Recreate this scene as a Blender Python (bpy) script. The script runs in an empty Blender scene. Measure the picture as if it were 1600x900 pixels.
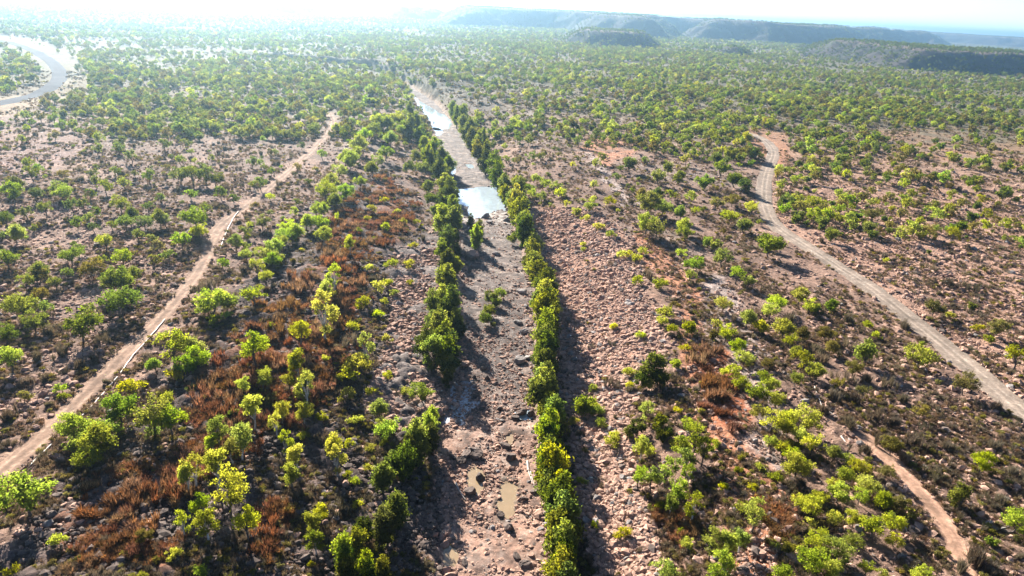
import bpy, math, random
import numpy as np
from mathutils import Vector, Matrix

random.seed(7)
rng = np.random.default_rng(7)
C = bpy.context.scene
COL = C.collection
R_ = math.radians

# ------------------------------------------------------------------ camera
CAMH, FOC, PITCH, ROLL = 60.0, 1100.0, R_(21.7), R_(3.3)      # metres, pixels of a 1600 wide frame
_F = np.array([0, math.cos(PITCH), -math.sin(PITCH)])
_R0 = np.array([1.0, 0, 0]); _U0 = np.array([0, math.sin(PITCH), math.cos(PITCH)])
_R = math.cos(ROLL) * _R0 + math.sin(ROLL) * _U0
_U = -math.sin(ROLL) * _R0 + math.cos(ROLL) * _U0
CAM = np.array([0, 0, CAMH])
cd = bpy.data.cameras.new('camera'); cam = bpy.data.objects.new('camera', cd); COL.objects.link(cam)
cd.sensor_width = 36; cd.lens = FOC / 1600 * 36; cd.clip_start = 0.5; cd.clip_end = 40000
M = Matrix.Identity(4)
for i in range(3):
    M[i][0], M[i][1], M[i][2], M[i][3] = _R[i], _U[i], -_F[i], CAM[i]
cam.matrix_world = M
C.camera = cam

# ------------------------------------------------------------------ sky, sun, exposure
SUN_AZ, SUN_EL = R_(-27), R_(25)                              # azimuth from +Y, negative towards -X
w = bpy.data.worlds.new('World'); C.world = w; w.use_nodes = True
nt = w.node_tree; nt.nodes.clear()
sky = nt.nodes.new('ShaderNodeTexSky'); sky.sky_type = 'NISHITA'; sky.sun_disc = False
sky.sun_elevation = SUN_EL; sky.sun_rotation = SUN_AZ
sky.air_density = 0.55; sky.dust_density = 0.3; sky.ozone_density = 2.5; sky.altitude = 100
bg = nt.nodes.new('ShaderNodeBackground'); bg.inputs[1].default_value = 0.053
wo = nt.nodes.new('ShaderNodeOutputWorld')
nt.links.new(sky.outputs[0], bg.inputs[0]); nt.links.new(bg.outputs[0], wo.inputs[0])
sl = bpy.data.lights.new('sun', 'SUN'); sl.energy = 5.0; sl.angle = R_(0.5); sl.color = (1, 0.95, 0.87)
sun = bpy.data.objects.new('sun', sl); COL.objects.link(sun)
sd = Vector((math.sin(SUN_AZ) * math.cos(SUN_EL), math.cos(SUN_AZ) * math.cos(SUN_EL), math.sin(SUN_EL)))
sun.rotation_euler = sd.to_track_quat('Z', 'Y').to_euler(); sun.location = (0, 0, 300)
C.view_settings.view_transform = 'Standard'; C.view_settings.look = 'None'
C.view_settings.exposure = 2.3; C.view_settings.gamma = 1.0; C.view_settings.use_curve_mapping = False
C.render.engine = 'CYCLES'
C.cycles.use_denoising = True
C.cycles.max_bounces = 5; C.cycles.diffuse_bounces = 2; C.cycles.glossy_bounces = 2
C.cycles.transmission_bounces = 3; C.cycles.volume_bounces = 0; C.cycles.transparent_max_bounces = 4
C.cycles.sample_clamp_indirect = 4
HAZE_DENSITY, HAZE_COLOR, HAZE_G = 0.00017, (0.50, 0.79, 1.0), 0.86

# ------------------------------------------------------------------ numeric helpers
_T = rng.random((256, 256))
def vnoise(x, y):
    xi = np.floor(x).astype(np.int64); yi = np.floor(y).astype(np.int64)
    fx = x - xi; fy = y - yi
    fx = fx * fx * (3 - 2 * fx); fy = fy * fy * (3 - 2 * fy)
    a = _T[xi & 255, yi & 255]; b = _T[(xi + 1) & 255, yi & 255]
    c = _T[xi & 255, (yi + 1) & 255]; d = _T[(xi + 1) & 255, (yi + 1) & 255]
    return (a + (b - a) * fx) * (1 - fy) + (c + (d - c) * fx) * fy
def fbm(x, y, o=3, seed=0.0):
    s = 0; a = 0.5; t = 0
    for k in range(o):
        ca, sa = math.cos(0.7 + k), math.sin(0.7 + k)
        s = s + a * vnoise((x * ca - y * sa) + seed * 13.7 + k * 31.3, (x * sa + y * ca) + seed * 7.1 + k * 17.9)
        t += a; a *= 0.5; x = x * 2.03; y = y * 2.03
    return s / t
def sm(t):
    t = np.clip(t, 0, 1); return t * t * (3 - 2 * t)
def rays(u, v):
    u = np.asarray(u, float); v = np.asarray(v, float)
    d = (u[..., None] - 800) / FOC * _R - (v[..., None] - 450) / FOC * _U + _F
    return d
def plane_pt(u, v, z=0.0):
    d = rays(u, v); t = (z - CAMH) / d[..., 2]
    return CAM + d * t[..., None]
def project(P):
    d = P - CAM; z = np.maximum(d @ _F, 0.1)
    return 800 + FOC * (d @ _R) / z, 450 - FOC * (d @ _U) / z, d @ _F
def inpoly(u, v, poly):
    poly = np.asarray(poly, float); r = np.zeros(u.shape, bool)
    b = (u >= poly[:, 0].min()) & (u <= poly[:, 0].max()) & (v >= poly[:, 1].min()) & (v <= poly[:, 1].max())
    if not b.any(): return r
    x = u[b]; y = v[b]; ins = np.zeros(x.shape, bool); n = len(poly); j = n - 1
    for i in range(n):
        xi, yi = poly[i]; xj, yj = poly[j]
        if yi != yj:
            ins ^= ((yi > y) != (yj > y)) & (x < (xj - xi) * (y - yi) / (yj - yi) + xi)
        j = i
    r[b] = ins
    return r
def poly_dist(x, y, L):
    """distance, side (+ = right of travel), arc length to a world polyline"""
    best = np.full(x.shape, 1e9); side = np.zeros(x.shape); arc = np.zeros(x.shape); s0 = 0.0
    for i in range(len(L) - 1):
        ax, ay = L[i]; bx, by = L[i + 1]; dx, dy = bx - ax, by - ay; l2 = dx * dx + dy * dy; ln = math.sqrt(l2)
        t = np.clip(((x - ax) * dx + (y - ay) * dy) / l2, 0, 1)
        qx = x - (ax + t * dx); qy = y - (ay + t * dy); d = np.hypot(qx, qy)
        m = d < best
        best = np.where(m, d, best); side = np.where(m, np.sign(dy * qx - dx * qy), side); arc = np.where(m, s0 + t * ln, arc)
        s0 += ln
    return best, side, arc
def resample(L, step):
    L = np.asarray(L, float); d = np.r_[0, np.cumsum(np.hypot(*np.diff(L[:, :2], axis=0).T))]
    n = max(2, int(d[-1] / step) + 1); t = np.linspace(0, d[-1], n)
    return np.stack([np.interp(t, d, L[:, k]) for k in range(L.shape[1])], 1)
def smooth_line(L, it=2):
    L = np.asarray(L, float)
    for _ in range(it):
        q = [L[0]]
        for a, b in zip(L[:-1], L[1:]): q += [a * .75 + b * .25, a * .25 + b * .75]
        q.append(L[-1]); L = np.array(q)
    return L

# ------------------------------------------------------------------ where things run (frame points -> ground points)
ZB = -6.5
CREEK_PX = [(690, 858, 985), (690, 855, 900), (690, 850, 850), (690, 848, 800), (690, 845, 750), (694, 840, 700), (702, 838, 650), (714, 836, 600),
            (723, 833, 550), (727, 833, 500), (724, 830, 450), (722, 820, 400), (716, 803, 350), (711, 790, 310), (700, 772, 270),
            (690, 750, 240), (676, 715, 200), (663, 700, 180), (648, 682, 160), (636, 666, 146), (615, 650, 132), (585, 625, 121), (545, 590, 112), (480, 520, 104), (400, 440, 98)]
_cl = plane_pt([p[0] for p in CREEK_PX], [p[2] for p in CREEK_PX], ZB); _cr = plane_pt([p[1] for p in CREEK_PX], [p[2] for p in CREEK_PX], ZB)
_cc = (_cl + _cr) / 2; _cw = np.hypot(*(_cr - _cl)[:, :2].T) / 2
_cw[-6:] = np.minimum(_cw[-6:], 3.5); _cw[9:] *= np.linspace(1, .72, len(_cw) - 9)
_e = _cc[0] + (_cc[0] - _cc[1]) / np.linalg.norm(_cc[0] - _cc[1]) * 90
CREEK = np.vstack([[_e[0], _e[1], _cw[0]], np.c_[_cc[:, :2], _cw]])
CREEK = smooth_line(CREEK, 1)
_ca = np.r_[0, np.cumsum(np.hypot(*np.diff(CREEK[:, :2], axis=0).T))]
def creek(x, y):
    d, s, a = poly_dist(x, y, CREEK[:, :2])
    hw = np.interp(a, _ca, CREEK[:, 2])
    return d, s, a, hw
def H(x, y, want=False):
    """height of the land without its small roughness"""
    x = np.asarray(x, float); y = np.asarray(y, float)
    d, s, a, hw = creek(x, y)
    far = np.hypot(x, y)
    roll = (fbm(x / 95, y / 95, 3, 1) - .5) * 4.0 + (fbm(x / 24, y / 24, 2, 2) - .5) * 1.0
    roll = roll * sm((d - hw) / 30)
    wob = (fbm(x / 7, y / 7, 3, 5) - .5) * 5.0
    e = d - hw + wob * sm((d - hw) / 4 + .5) * .8
    near = sm((520 - a) / 120)
    WL = 38 * near + 12 * (1 - near); WR = 30 * near + 9 * (1 - near)
    WW = np.where(s < 0, WL, WR)
    lip = 0.9 * sm(e / 2.2)
    carve = -6.5 + lip + 5.6 * sm((e - 1.0) / WW) ** 0.85
    outer = (s > 0) * sm((a - 470) / 60) * (.25 + 1.3 * sm((fbm(x / 38, y / 38, 3, 14) - .3) * 2.4))
    z = roll + np.where(e <= 0, ZB, carve) + outer * 3.2 * sm((e - 1) / 5) * sm((90 - e) / 70)
    if want: return z, d, s, a, hw, e
    return z
def ground_pt(u, v, hc=0.0):
    d = rays(u, v); P = CAM + d * ((hc - CAMH) / d[..., 2])[..., None]
    for _ in range(7):
        z = H(P[..., 0], P[..., 1]) + hc
        P = CAM + d * ((z - CAMH) / d[..., 2])[..., None]
    return P

LT_PX = [(-150, 860), (-60, 785), (0, 738), (60, 690), (108, 640), (150, 598), (200, 548), (250, 499), (290, 452), (318, 412), (331, 372), (346, 350), (375, 330), (410, 302), (440, 277), (480, 242), (510, 212), (523, 192), (515, 176)]
RR_PX = [(1740, 760), (1670, 700), (1600, 645), (1550, 603), (1500, 560), (1450, 519), (1400, 480), (1350, 442), (1300, 410), (1250, 379), (1215, 356), (1197, 335), (1192, 300), (1198, 265), (1212, 238), (1195, 216), (1150, 203)]
RT_PX = [(1520, 960), (1508, 900), (1494, 850), (1470, 810), (1440, 773), (1410, 738), (1380, 706), (1348, 680)]
SR_PX = [(-260, 205), (-120, 185), (0, 162), (42, 152), (76, 140), (95, 124), (91, 105), (66, 86), (35, 72), (0, 63), (-90, 40)]
BT_PX = [(735, 245), (752, 275), (768, 300)]
def wline(px, z0=0, it=2):
    P = ground_pt(np.array([p[0] for p in px], float), np.array([p[1] for p in px], float))
    return smooth_line(P[:, :2], it)
TRACKS = {'dirt_track': (wline(LT_PX), 1.3), 'graded_road': (wline(RR_PX), 2.6), 'faint_track': (wline(RT_PX), 1.1), 'sealed_road': (wline(SR_PX, 0, 3), 4.2)}

# ------------------------------------------------------------------ materials
def mat(name):
    m = bpy.data.materials.new(name); m.use_nodes = True; m.node_tree.nodes.clear(); return m, m.node_tree
def N(t, typ, **kw):
    n = t.nodes.new(typ)
    for k, v in kw.items():
        if k.startswith('i_'): n.inputs[k[2:].replace('_', ' ')].default_value = v
        else: setattr(n, k, v)
    return n
def mixc(t, fac, a, b, blend='MIX'):
    n = t.nodes.new('ShaderNodeMix'); n.data_type = 'RGBA'; n.blend_type = blend
    for s, v in ((0, fac), (6, a), (7, b)):
        if isinstance(v, bpy.types.NodeSocket): t.links.new(v, n.inputs[s])
        elif v is not None: n.inputs[s].default_value = v if s == 0 else (*v, 1) if len(v) == 3 else v
    return n.outputs[2]
def ramp(t, src, stops):
    n = t.nodes.new('ShaderNodeValToRGB'); e = n.color_ramp.elements
    e[0].position, e[0].color = stops[0][0], (*[stops[0][1]] * 3, 1); e[1].position, e[1].color = stops[1][0], (*[stops[1][1]] * 3, 1)
    t.links.new(src, n.inputs[0]); return n.outputs[0]
def soil(name, rough=1.0, bump=0.5, stones=0.5):
    """earth coloured by the mesh's own 'col' attribute, broken up by stones, clods and dust"""
    m, t = mat(name)
    at = N(t, 'ShaderNodeAttribute', attribute_name='col')
    tc = N(t, 'ShaderNodeTexCoord')
    n1 = N(t, 'ShaderNodeTexNoise', i_Scale=0.22, i_Detail=6.0, i_Roughness=0.65); t.links.new(tc.outputs['Object'], n1.inputs['Vector'])
    n2 = N(t, 'ShaderNodeTexNoise', i_Scale=1.7, i_Detail=5.0, i_Roughness=0.7); t.links.new(tc.outputs['Object'], n2.inputs['Vector'])
    vo = N(t, 'ShaderNodeTexVoronoi', i_Scale=1.6, i_Randomness=1.0); t.links.new(tc.outputs['Object'], vo.inputs['Vector'])
    c = mixc(t, 1.0, at.outputs['Color'], ramp(t, n1.outputs[0], ((.3, .62), (.7, 1.35))), 'MULTIPLY')
    c = mixc(t, 1.0, c, ramp(t, n2.outputs[0], ((.3, .6), (.7, 1.35))), 'MULTIPLY')
    hs = N(t, 'ShaderNodeSeparateColor'); t.links.new(vo.outputs['Color'], hs.inputs[0])
    st = ramp(t, hs.outputs[0], ((.0, 1 - .45 * stones), (1, 1 + .45 * stones)))
    c = mixc(t, 1.0, c, st, 'MULTIPLY')
    b = N(t, 'ShaderNodeBsdfPrincipled', i_Roughness=rough); b.inputs['Specular IOR Level'].default_value = 0.12
    t.links.new(c, b.inputs['Base Color'])
    bp = N(t, 'ShaderNodeBump', i_Strength=bump, i_Distance=0.35); t.links.new(n2.outputs[0], bp.inputs['Height']); t.links.new(bp.outputs[0], b.inputs['Normal'])
    o = N(t, 'ShaderNodeOutputMaterial'); t.links.new(b.outputs[0], o.inputs[0]); return m
def leaf(name, a, b, trans, tw=0.5):
    """a, b: dark and light leaf colour; trans: light seen through the leaf"""
    m, t = mat(name)
    at = N(t, 'ShaderNodeAttribute', attribute_name='tint'); oi = N(t, 'ShaderNodeObjectInfo')
    c = mixc(t, at.outputs['Fac'], a, b)
    hv = N(t, 'ShaderNodeHueSaturation')
    mr = N(t, 'ShaderNodeMapRange', i_To_Min=0.482, i_To_Max=0.532); t.links.new(oi.outputs['Random'], mr.inputs[0]); t.links.new(mr.outputs[0], hv.inputs['Hue'])
    mv = N(t, 'ShaderNodeMath', operation='FRACT'); ml = N(t, 'ShaderNodeMath', operation='MULTIPLY'); ml.inputs[1].default_value = 7.31
    t.links.new(oi.outputs['Random'], ml.inputs[0]); t.links.new(ml.outputs[0], mv.inputs[0])
    m2 = N(t, 'ShaderNodeMapRange', i_To_Min=0.62, i_To_Max=1.3); t.links.new(mv.outputs[0], m2.inputs[0]); t.links.new(m2.outputs[0], hv.inputs['Value'])
    ms = N(t, 'ShaderNodeMath', operation='FRACT'); mq = N(t, 'ShaderNodeMath', operation='MULTIPLY'); mq.inputs[1].default_value = 17.77
    t.links.new(oi.outputs['Random'], mq.inputs[0]); t.links.new(mq.outputs[0], ms.inputs[0])
    m3 = N(t, 'ShaderNodeMapRange', i_To_Min=0.78, i_To_Max=1.10); t.links.new(ms.outputs[0], m3.inputs[0]); t.links.new(m3.outputs[0], hv.inputs['Saturation'])
    t.links.new(c, hv.inputs['Color'])
    ct = mixc(t, 1.0, hv.outputs[0], tuple(trans), 'MULTIPLY')
    d = N(t, 'ShaderNodeBsdfDiffuse'); tr = N(t, 'ShaderNodeBsdfTranslucent'); mx = N(t, 'ShaderNodeMixShader'); mx.inputs[0].default_value = tw
    t.links.new(hv.outputs[0], d.inputs[0]); t.links.new(ct, tr.inputs[0])
    t.links.new(d.outputs[0], mx.inputs[1]); t.links.new(tr.outputs[0], mx.inputs[2])
    o = N(t, 'ShaderNodeOutputMaterial'); t.links.new(mx.outputs[0], o.inputs[0]); return m
def plain(name, col, rough=0.9, spec=0.2, var=0.35, scale=3.0):
    m, t = mat(name)
    tc = N(t, 'ShaderNodeTexCoord'); n = N(t, 'ShaderNodeTexNoise', i_Scale=scale, i_Detail=5.0); t.links.new(tc.outputs['Object'], n.inputs['Vector'])
    oi = N(t, 'ShaderNodeObjectInfo'); mr = N(t, 'ShaderNodeMapRange', i_To_Min=0.75, i_To_Max=1.25); t.links.new(oi.outputs['Random'], mr.inputs[0])
    c = mixc(t, 1.0, col, ramp(t, n.outputs[0], ((.3, 1 - var), (.7, 1 + var))), 'MULTIPLY')
    hv = N(t, 'ShaderNodeHueSaturation'); t.links.new(c, hv.inputs['Color']); t.links.new(mr.outputs[0], hv.inputs['Value'])
    b = N(t, 'ShaderNodeBsdfPrincipled', i_Roughness=rough); b.inputs['Specular IOR Level'].default_value = spec
    t.links.new(hv.outputs[0], b.inputs['Base Color'])
    o = N(t, 'ShaderNodeOutputMaterial'); t.links.new(b.outputs[0], o.inputs[0]); return m
def water_mat(name, col, rough=0.04, bump=0.02):
    m, t = mat(name)
    tc = N(t, 'ShaderNodeTexCoord'); n = N(t, 'ShaderNodeTexNoise', i_Scale=0.6, i_Detail=3.0); t.links.new(tc.outputs['Object'], n.inputs['Vector'])
    c = mixc(t, n.outputs[0], tuple(x * .8 for x in col), tuple(min(1, x * 1.2) for x in col))
    b = N(t, 'ShaderNodeBsdfPrincipled', i_Roughness=rough); b.inputs['IOR'].default_value = 1.33; b.inputs['Specular IOR Level'].default_value = 0.9
    t.links.new(c, b.inputs['Base Color'])
    bp = N(t, 'ShaderNodeBump', i_Strength=bump, i_Distance=0.05); t.links.new(n.outputs[0], bp.inputs['Height']); t.links.new(bp.outputs[0], b.inputs['Normal'])
    o = N(t, 'ShaderNodeOutputMaterial'); t.links.new(b.outputs[0], o.inputs[0]); return m

G_SOIL = soil('earth', 1.0, 0.7, 0.7); B_SOIL = soil('creek_gravel', 0.95, 0.35, 0.35); T_SOIL = soil('track_dust', 1.0, 0.2, 0.12)
HILL_M = soil('hill_earth', 1.0, 0.6, 0.3)
LEAF = {
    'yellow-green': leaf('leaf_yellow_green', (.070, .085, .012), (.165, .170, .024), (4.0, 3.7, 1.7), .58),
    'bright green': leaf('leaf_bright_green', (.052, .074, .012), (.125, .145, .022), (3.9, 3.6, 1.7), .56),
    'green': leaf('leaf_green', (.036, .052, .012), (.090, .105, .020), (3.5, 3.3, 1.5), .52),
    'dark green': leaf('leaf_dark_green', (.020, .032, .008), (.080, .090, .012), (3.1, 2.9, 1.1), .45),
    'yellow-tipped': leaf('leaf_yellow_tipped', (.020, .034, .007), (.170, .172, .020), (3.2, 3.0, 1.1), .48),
    'olive': leaf('leaf_olive', (.050, .047, .015), (.125, .112, .034), (3.0, 2.6, 1.4), .46),
    'yellow': leaf('leaf_yellow', (.095, .108, .012), (.195, .20, .024), (3.3, 3.0, 1.1), .55),
    'rust-brown': leaf('leaf_rust', (.060, .036, .022), (.29, .135, .058), (1.6, 1.35, 1.1), .35),
    'grey-brown': leaf('twig_grey', (.075, .060, .045), (.17, .14, .10), (1.5, 1.3, 1.0), .3),
    'straw': leaf('straw', (.11, .078, .050), (.22, .155, .095), (1.4, 1.2, 1.0), .3),
}
BARK = plain('bark', (.10, .08, .065), 1, .1); BARK_PALE = plain('bark_pale', (.42, .38, .33), .9, .1); BARK_DARK = plain('bark_dark', (.045, .035, .03), 1, .1)
ROCK_P = plain('rock_pink', (.30, .185, .135), .95, .1, .4, 1.2); ROCK_G = plain('rock_grey', (.19, .165, .15), .95, .15, .45, 1.2); ROCK_D = plain('rock_dark', (.095, .070, .058), .95, .15, .4, 1.2)
PIPE_M = plain('pipe_plastic', (.60, .52, .43), .6, .3, .15)

# ------------------------------------------------------------------ mesh helpers
def mesh_np(name, V, F, col=None, smooth=True, attr=None):
    me = bpy.data.meshes.new(name); V = np.asarray(V, np.float32); F = np.asarray(F, np.int32); k = F.shape[1]
    me.vertices.add(len(V)); me.vertices.foreach_set('co', V.ravel())
    me.loops.add(F.size); me.loops.foreach_set('vertex_index', F.ravel())
    me.polygons.add(len(F)); me.polygons.foreach_set('loop_start', np.arange(0, F.size, k, dtype=np.int32))
    me.polygons.foreach_set('use_smooth', np.full(len(F), smooth))
    me.update(calc_edges=True)
    if col is not None:
        a = me.attributes.new('col', 'FLOAT_COLOR', 'POINT'); a.data.foreach_set('color', np.c_[col, np.ones(len(V))].astype(np.float32).ravel())
    if attr is not None:
        a = me.attributes.new('tint', 'FLOAT', 'POINT'); a.data.foreach_set('value', np.asarray(attr, np.float32))
    return me
def link(name, me, m=None, parent=None, loc=None):
    o = bpy.data.objects.new(name, me); COL.objects.link(o)
    if m is not None and me is not None and not me.materials: me.materials.append(m)
    if parent is not None: o.parent = parent
    if loc is not None: o.location = loc
    return o
def grid_faces(nr, nc):
    i = np.arange((nr - 1) * (nc - 1)); r = i // (nc - 1); c = i % (nc - 1); a = r * nc + c
    return np.stack([a, a + 1, a + nc + 1, a + nc], 1)

# ------------------------------------------------------------------ the ground: one sheet to the horizon
def axis(start, end, fine, grow, d0):
    v = [start]
    while v[-1] < end:
        x = v[-1]; v.append(x + max(d0, fine(x) if fine else d0 + grow * 0))
    return v
ys = [55.0]
while ys[-1] < 16000: ys.append(ys[-1] + max(.33, .0056 * ys[-1]) if ys[-1] < 700 else ys[-1] + .0056 * 700 + .03 * (ys[-1] - 700))
yb = [55.0]
while yb[-1] > -600: yb.append(yb[-1] - max(.6, (55 - yb[-1]) * .06))
ys = np.array(yb[:0:-1] + ys)
xs = [0.0]
while xs[-1] < 16000: xs.append(xs[-1] + (.42 if xs[-1] < 92 else .42 + .017 * (xs[-1] - 92)))
xs = np.array([-x for x in xs[:0:-1]] + xs)
GX, GY = np.meshgrid(xs, ys); gx = GX.ravel(); gy = GY.ravel()
gz, gd, gs, ga, ghw, ge = H(gx, gy, True)
dist = np.hypot(gx, gy)
tm = np.zeros(len(gx))
for L, hw in TRACKS.values():
    d_ = poly_dist(gx, gy, L)[0]; wob = (fbm(gx / 2.5, gy / 2.5, 2, 9) - .5) * 1.5
    tm = np.maximum(tm, sm((hw + .7 + wob - d_) / .7))

# colour of the land, patch by patch
UV = project(np.c_[gx, gy, gz]); U_, V_, D_ = UV
infront = D_ > 5
jx = (fbm(gx / 6, gy / 6, 3, 21) - .5); jy = (fbm(gx / 6, gy / 6, 3, 22) - .5)
pxm = FOC / np.maximum(D_, 20)
def zone(poly, soft=4.0):
    m = np.zeros(len(gx))
    for k in range(4):
        ox, oy = ((-.5, -.2), (.5, .2), (-.2, .5), (.2, -.5))[k]
        u = U_ + (jx * soft * 2.4 + ox * soft * .5) * pxm; v = V_ + (jy * soft * 2.4 + oy * soft * .5) * pxm * .5
        m += inpoly(np.where(infront, u, -1e6), v, poly) * .25
    return m
Z_BURNT = [(470, 330), (600, 255), (650, 330), (690, 420), (660, 520), (640, 600), (690, 640), (690, 960), (-60, 960), (60, 800), (190, 660), (310, 540), (400, 430)]
Z_RUST = [[(520, 330), (595, 275), (640, 300), (645, 350), (590, 390), (560, 440), (560, 540), (510, 620), (430, 700), (310, 720), (300, 640), (340, 560), (400, 500), (420, 460), (500, 440), (510, 380)],
          [(160, 740), (320, 690), (330, 760), (260, 870), (150, 890), (90, 820)], [(400, 780), (440, 800), (440, 860), (395, 850)]]
Z_SCREE = [(600, 400), (690, 360), (715, 420), (680, 480), (665, 560), (700, 640), (650, 690), (560, 640), (600, 540), (610, 480)]
Z_RUBBLE = [(835, 325), (930, 325), (1000, 400), (1010, 470), (1050, 540), (1000, 600), (980, 650), (1000, 760), (1060, 960), (940, 960), (900, 760), (870, 560), (842, 430), (815, 350)]
Z_ORANGE = [[(985, 350), (1045, 390), (1092, 450), (1115, 540), (1180, 640), (1235, 760), (1240, 930), (1150, 930), (1130, 760), (1095, 660), (1075, 580), (1060, 480), (1005, 410)],
            [(1370, 200), (1620, 195), (1620, 262), (1480, 252), (1380, 228)], [(1150, 198), (1225, 205), (1240, 250), (1205, 262), (1185, 240)], [(880, 225), (960, 205), (1000, 235), (940, 262)]]
Z_RUSTR = [[(1090, 540), (1120, 540), (1165, 640), (1150, 670), (1110, 640)], [(1040, 800), (1090, 800), (1100, 840), (1060, 850)], [(1195, 780), (1230, 800), (1225, 850), (1195, 840)]]
Z_GREY = [[(1105, 430), (1135, 430), (1195, 560), (1235, 690), (1218, 745), (1180, 700), (1150, 600), (1095, 480)], [(905, 235), (925, 238), (1000, 322), (975, 322)], [(820, 165), (850, 190), (840, 225), (800, 190)]]
Z_RIGHT = [(1190, 330), (1230, 230), (1640, 230), (1640, 680), (1600, 650), (1400, 480), (1250, 380)]
Z_SAND = [(-80, 44), (0, 54), (60, 62), (112, 84), (142, 120), (122, 150), (60, 166), (0, 184), (-80, 205), (-80, 190), (0, 150), (60, 140), (80, 122), (75, 105), (55, 88), (0, 70), (-80, 50)]
Z_EMB = [(-80, 190), (120, 150), (185, 170), (160, 220), (60, 275), (-60, 300)]
Z_CLIFF = [(500, 92), (640, 108), (770, 150), (800, 190), (700, 160), (640, 128), (500, 106)]
def lerp(c, m, k, amt=1.0): return c + (np.asarray(k) - c) * (m * amt)[:, None]
nb = fbm(gx / 14, gy / 14, 4, 31); nf = fbm(gx / 3.2, gy / 3.2, 3, 33); nl = fbm(gx / 60, gy / 60, 3, 35)
col = np.empty((len(gx), 3)); col[:] = (.140, .086, .062)
col = lerp(col, sm((nb - .45) * 5), (.205, .125, .088), .8)
col = lerp(col, sm((nl - .55) * 6), (.165, .118, .092), .7)
col = lerp(col, zone(Z_RIGHT, 3), (.265, .154, .106), .9)
col = lerp(col, zone(Z_EMB), (.19, .115, .092), .9)
bz = zone(Z_BURNT, 6)
col = lerp(col, bz, (.062, .044, .038), .94); col = lerp(col, bz * sm((nf - .52) * 6), (.15, .105, .088), .7)
for p in Z_RUST: col = lerp(col, zone(p, 6) * sm((nb - .46) * 8), (.15, .066, .036), .85)
sc_ = zone(Z_SCREE, 4); col = lerp(col, sc_, (.155, .125, .11), .8)
rz = zone(Z_RUBBLE, 4); col = lerp(col, rz, (.27, .150, .102), .95); col = lerp(col, rz * sm((nb - .52) * 6), (.36, .25, .19), .7); col = lerp(col, rz * sm((nf - .55) * 7), (.17, .092, .066), .6)
for k, p in enumerate(Z_ORANGE): col = lerp(col, zone(p, 3) * (sm((nb - .40) * 6) if k in (1, 3) else 1), (.30, .130, .070), .85 if k != 1 else .7)
for p in Z_RUSTR: col = lerp(col, zone(p, 3), (.22, .075, .035), .9)
for p in Z_GREY: col = lerp(col, zone(p, 2.5), (.24, .185, .16), .85)
col = lerp(col, zone(Z_SAND, 3), (.28, .18, .11), .95)
col = lerp(col, zone(Z_CLIFF, 3), (.11, .075, .07), .9)
for k, wd in (('dirt_track', 3.2), ('graded_road', 3.6), ('faint_track', 1.8)):
    d_ = poly_dist(gx, gy, TRACKS[k][0])[0]; col = lerp(col, sm((wd + (nf - .5) * 3 - d_) / 1.6), (.28, .175, .12), .7)
col = lerp(col, sm((dist - 240) / 420), (.088, .082, .046), .85)
col = lerp(col, sm((ge + 3) / 1.5) * sm((3.0 - ge) / 1.5), (.28, .195, .15), .5)
rough_amp = .28 - .06 * rz + .34 * bz + .26 * sc_ + .10 * zone(Z_RIGHT) + .12 * zone(Z_EMB)
spacing = np.maximum(.42, .0056 * np.maximum(gy, 0)) + .017 * np.maximum(np.abs(gx) - 92, 0)
f1 = sm(1.6 - spacing / .8)
rg = (fbm(gx / 1.5, gy / 1.5, 2, 41) - .5) * 2.4 * f1 + (fbm(gx / 6, gy / 6, 2, 42) - .5) * 2.2 * sm(2 - spacing / 2.5)
gz2 = gz + rg * rough_amp * (1 - tm) * sm((ge + .6) / 1.2) - .10 * tm - .35 * sm((-ge + .2) / .8)
ground = link('ground', mesh_np('ground', np.c_[gx, gy, gz2], grid_faces(len(ys), len(xs)), col), G_SOIL); ground['kind'] = 'structure'

# ------------------------------------------------------------------ creek bed, pools, tracks
POOLS = [  # name, outline in the frame, kind of water
    ('pool', [(714, 298), (735, 297), (752, 294), (772, 295), (781, 303), (783, 318), (786, 328), (776, 326), (766, 330), (760, 335), (742, 338), (733, 332), (734, 322), (720, 318), (713, 308)], 'blue', 'wide pale blue pool reflecting sky in the creek bed'),
    ('pool', [(636, 148), (648, 152), (658, 160), (672, 168), (684, 176), (698, 181), (704, 190), (697, 198), (680, 200), (670, 195), (668, 180), (655, 170), (645, 160)], 'blue', 'long glaring white pool far up the creek by the cliff'),
    ('pool', [(672, 201), (684, 200), (692, 206), (685, 212), (676, 209)], 'blue', 'small white pool just below the long glaring pool'),
    ('pool', [(702, 258), (712, 262), (710, 272), (700, 270), (697, 264)], 'blue', 'thin pale pool against the shaded edge of the creek bed'),
    ('pool', [(728, 257), (738, 257), (741, 262), (732, 263)], 'blue', 'tiny pale pool mid bed above the wide blue pool'),
    ('puddle', [(783, 760), (795, 755), (808, 762), (806, 778), (803, 800), (792, 808), (780, 800), (776, 788), (782, 775)], 'mud', 'largest tan muddy puddle in the middle of the creek bed'),
    ('puddle', [(732, 738), (744, 731), (752, 735), (758, 750), (752, 765), (742, 772), (735, 762), (729, 750)], 'mud', 'winding tan puddle wrapped round two dark boulders'),
    ('puddle', [(690, 858), (700, 852), (711, 858), (717, 868), (712, 882), (702, 893), (693, 885), (689, 872)], 'mud', 'oval tan puddle beside the shaded bank shadow'),
    ('puddle', [(790, 683), (799, 677), (803, 684), (799, 694), (792, 694)], 'mud', 'small pale puddle beside a rock ledge in the creek bed'),
    ('puddle', [(806, 645), (822, 640), (833, 644), (830, 655), (815, 656)], 'blue', 'small grey puddle beside dark rocks under the sunlit hedge'),
]
def bank_u(v, k): return np.interp(v, [p[2] for p in CREEK_PX][::-1], [p[k] for p in CREEK_PX][::-1])
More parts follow.
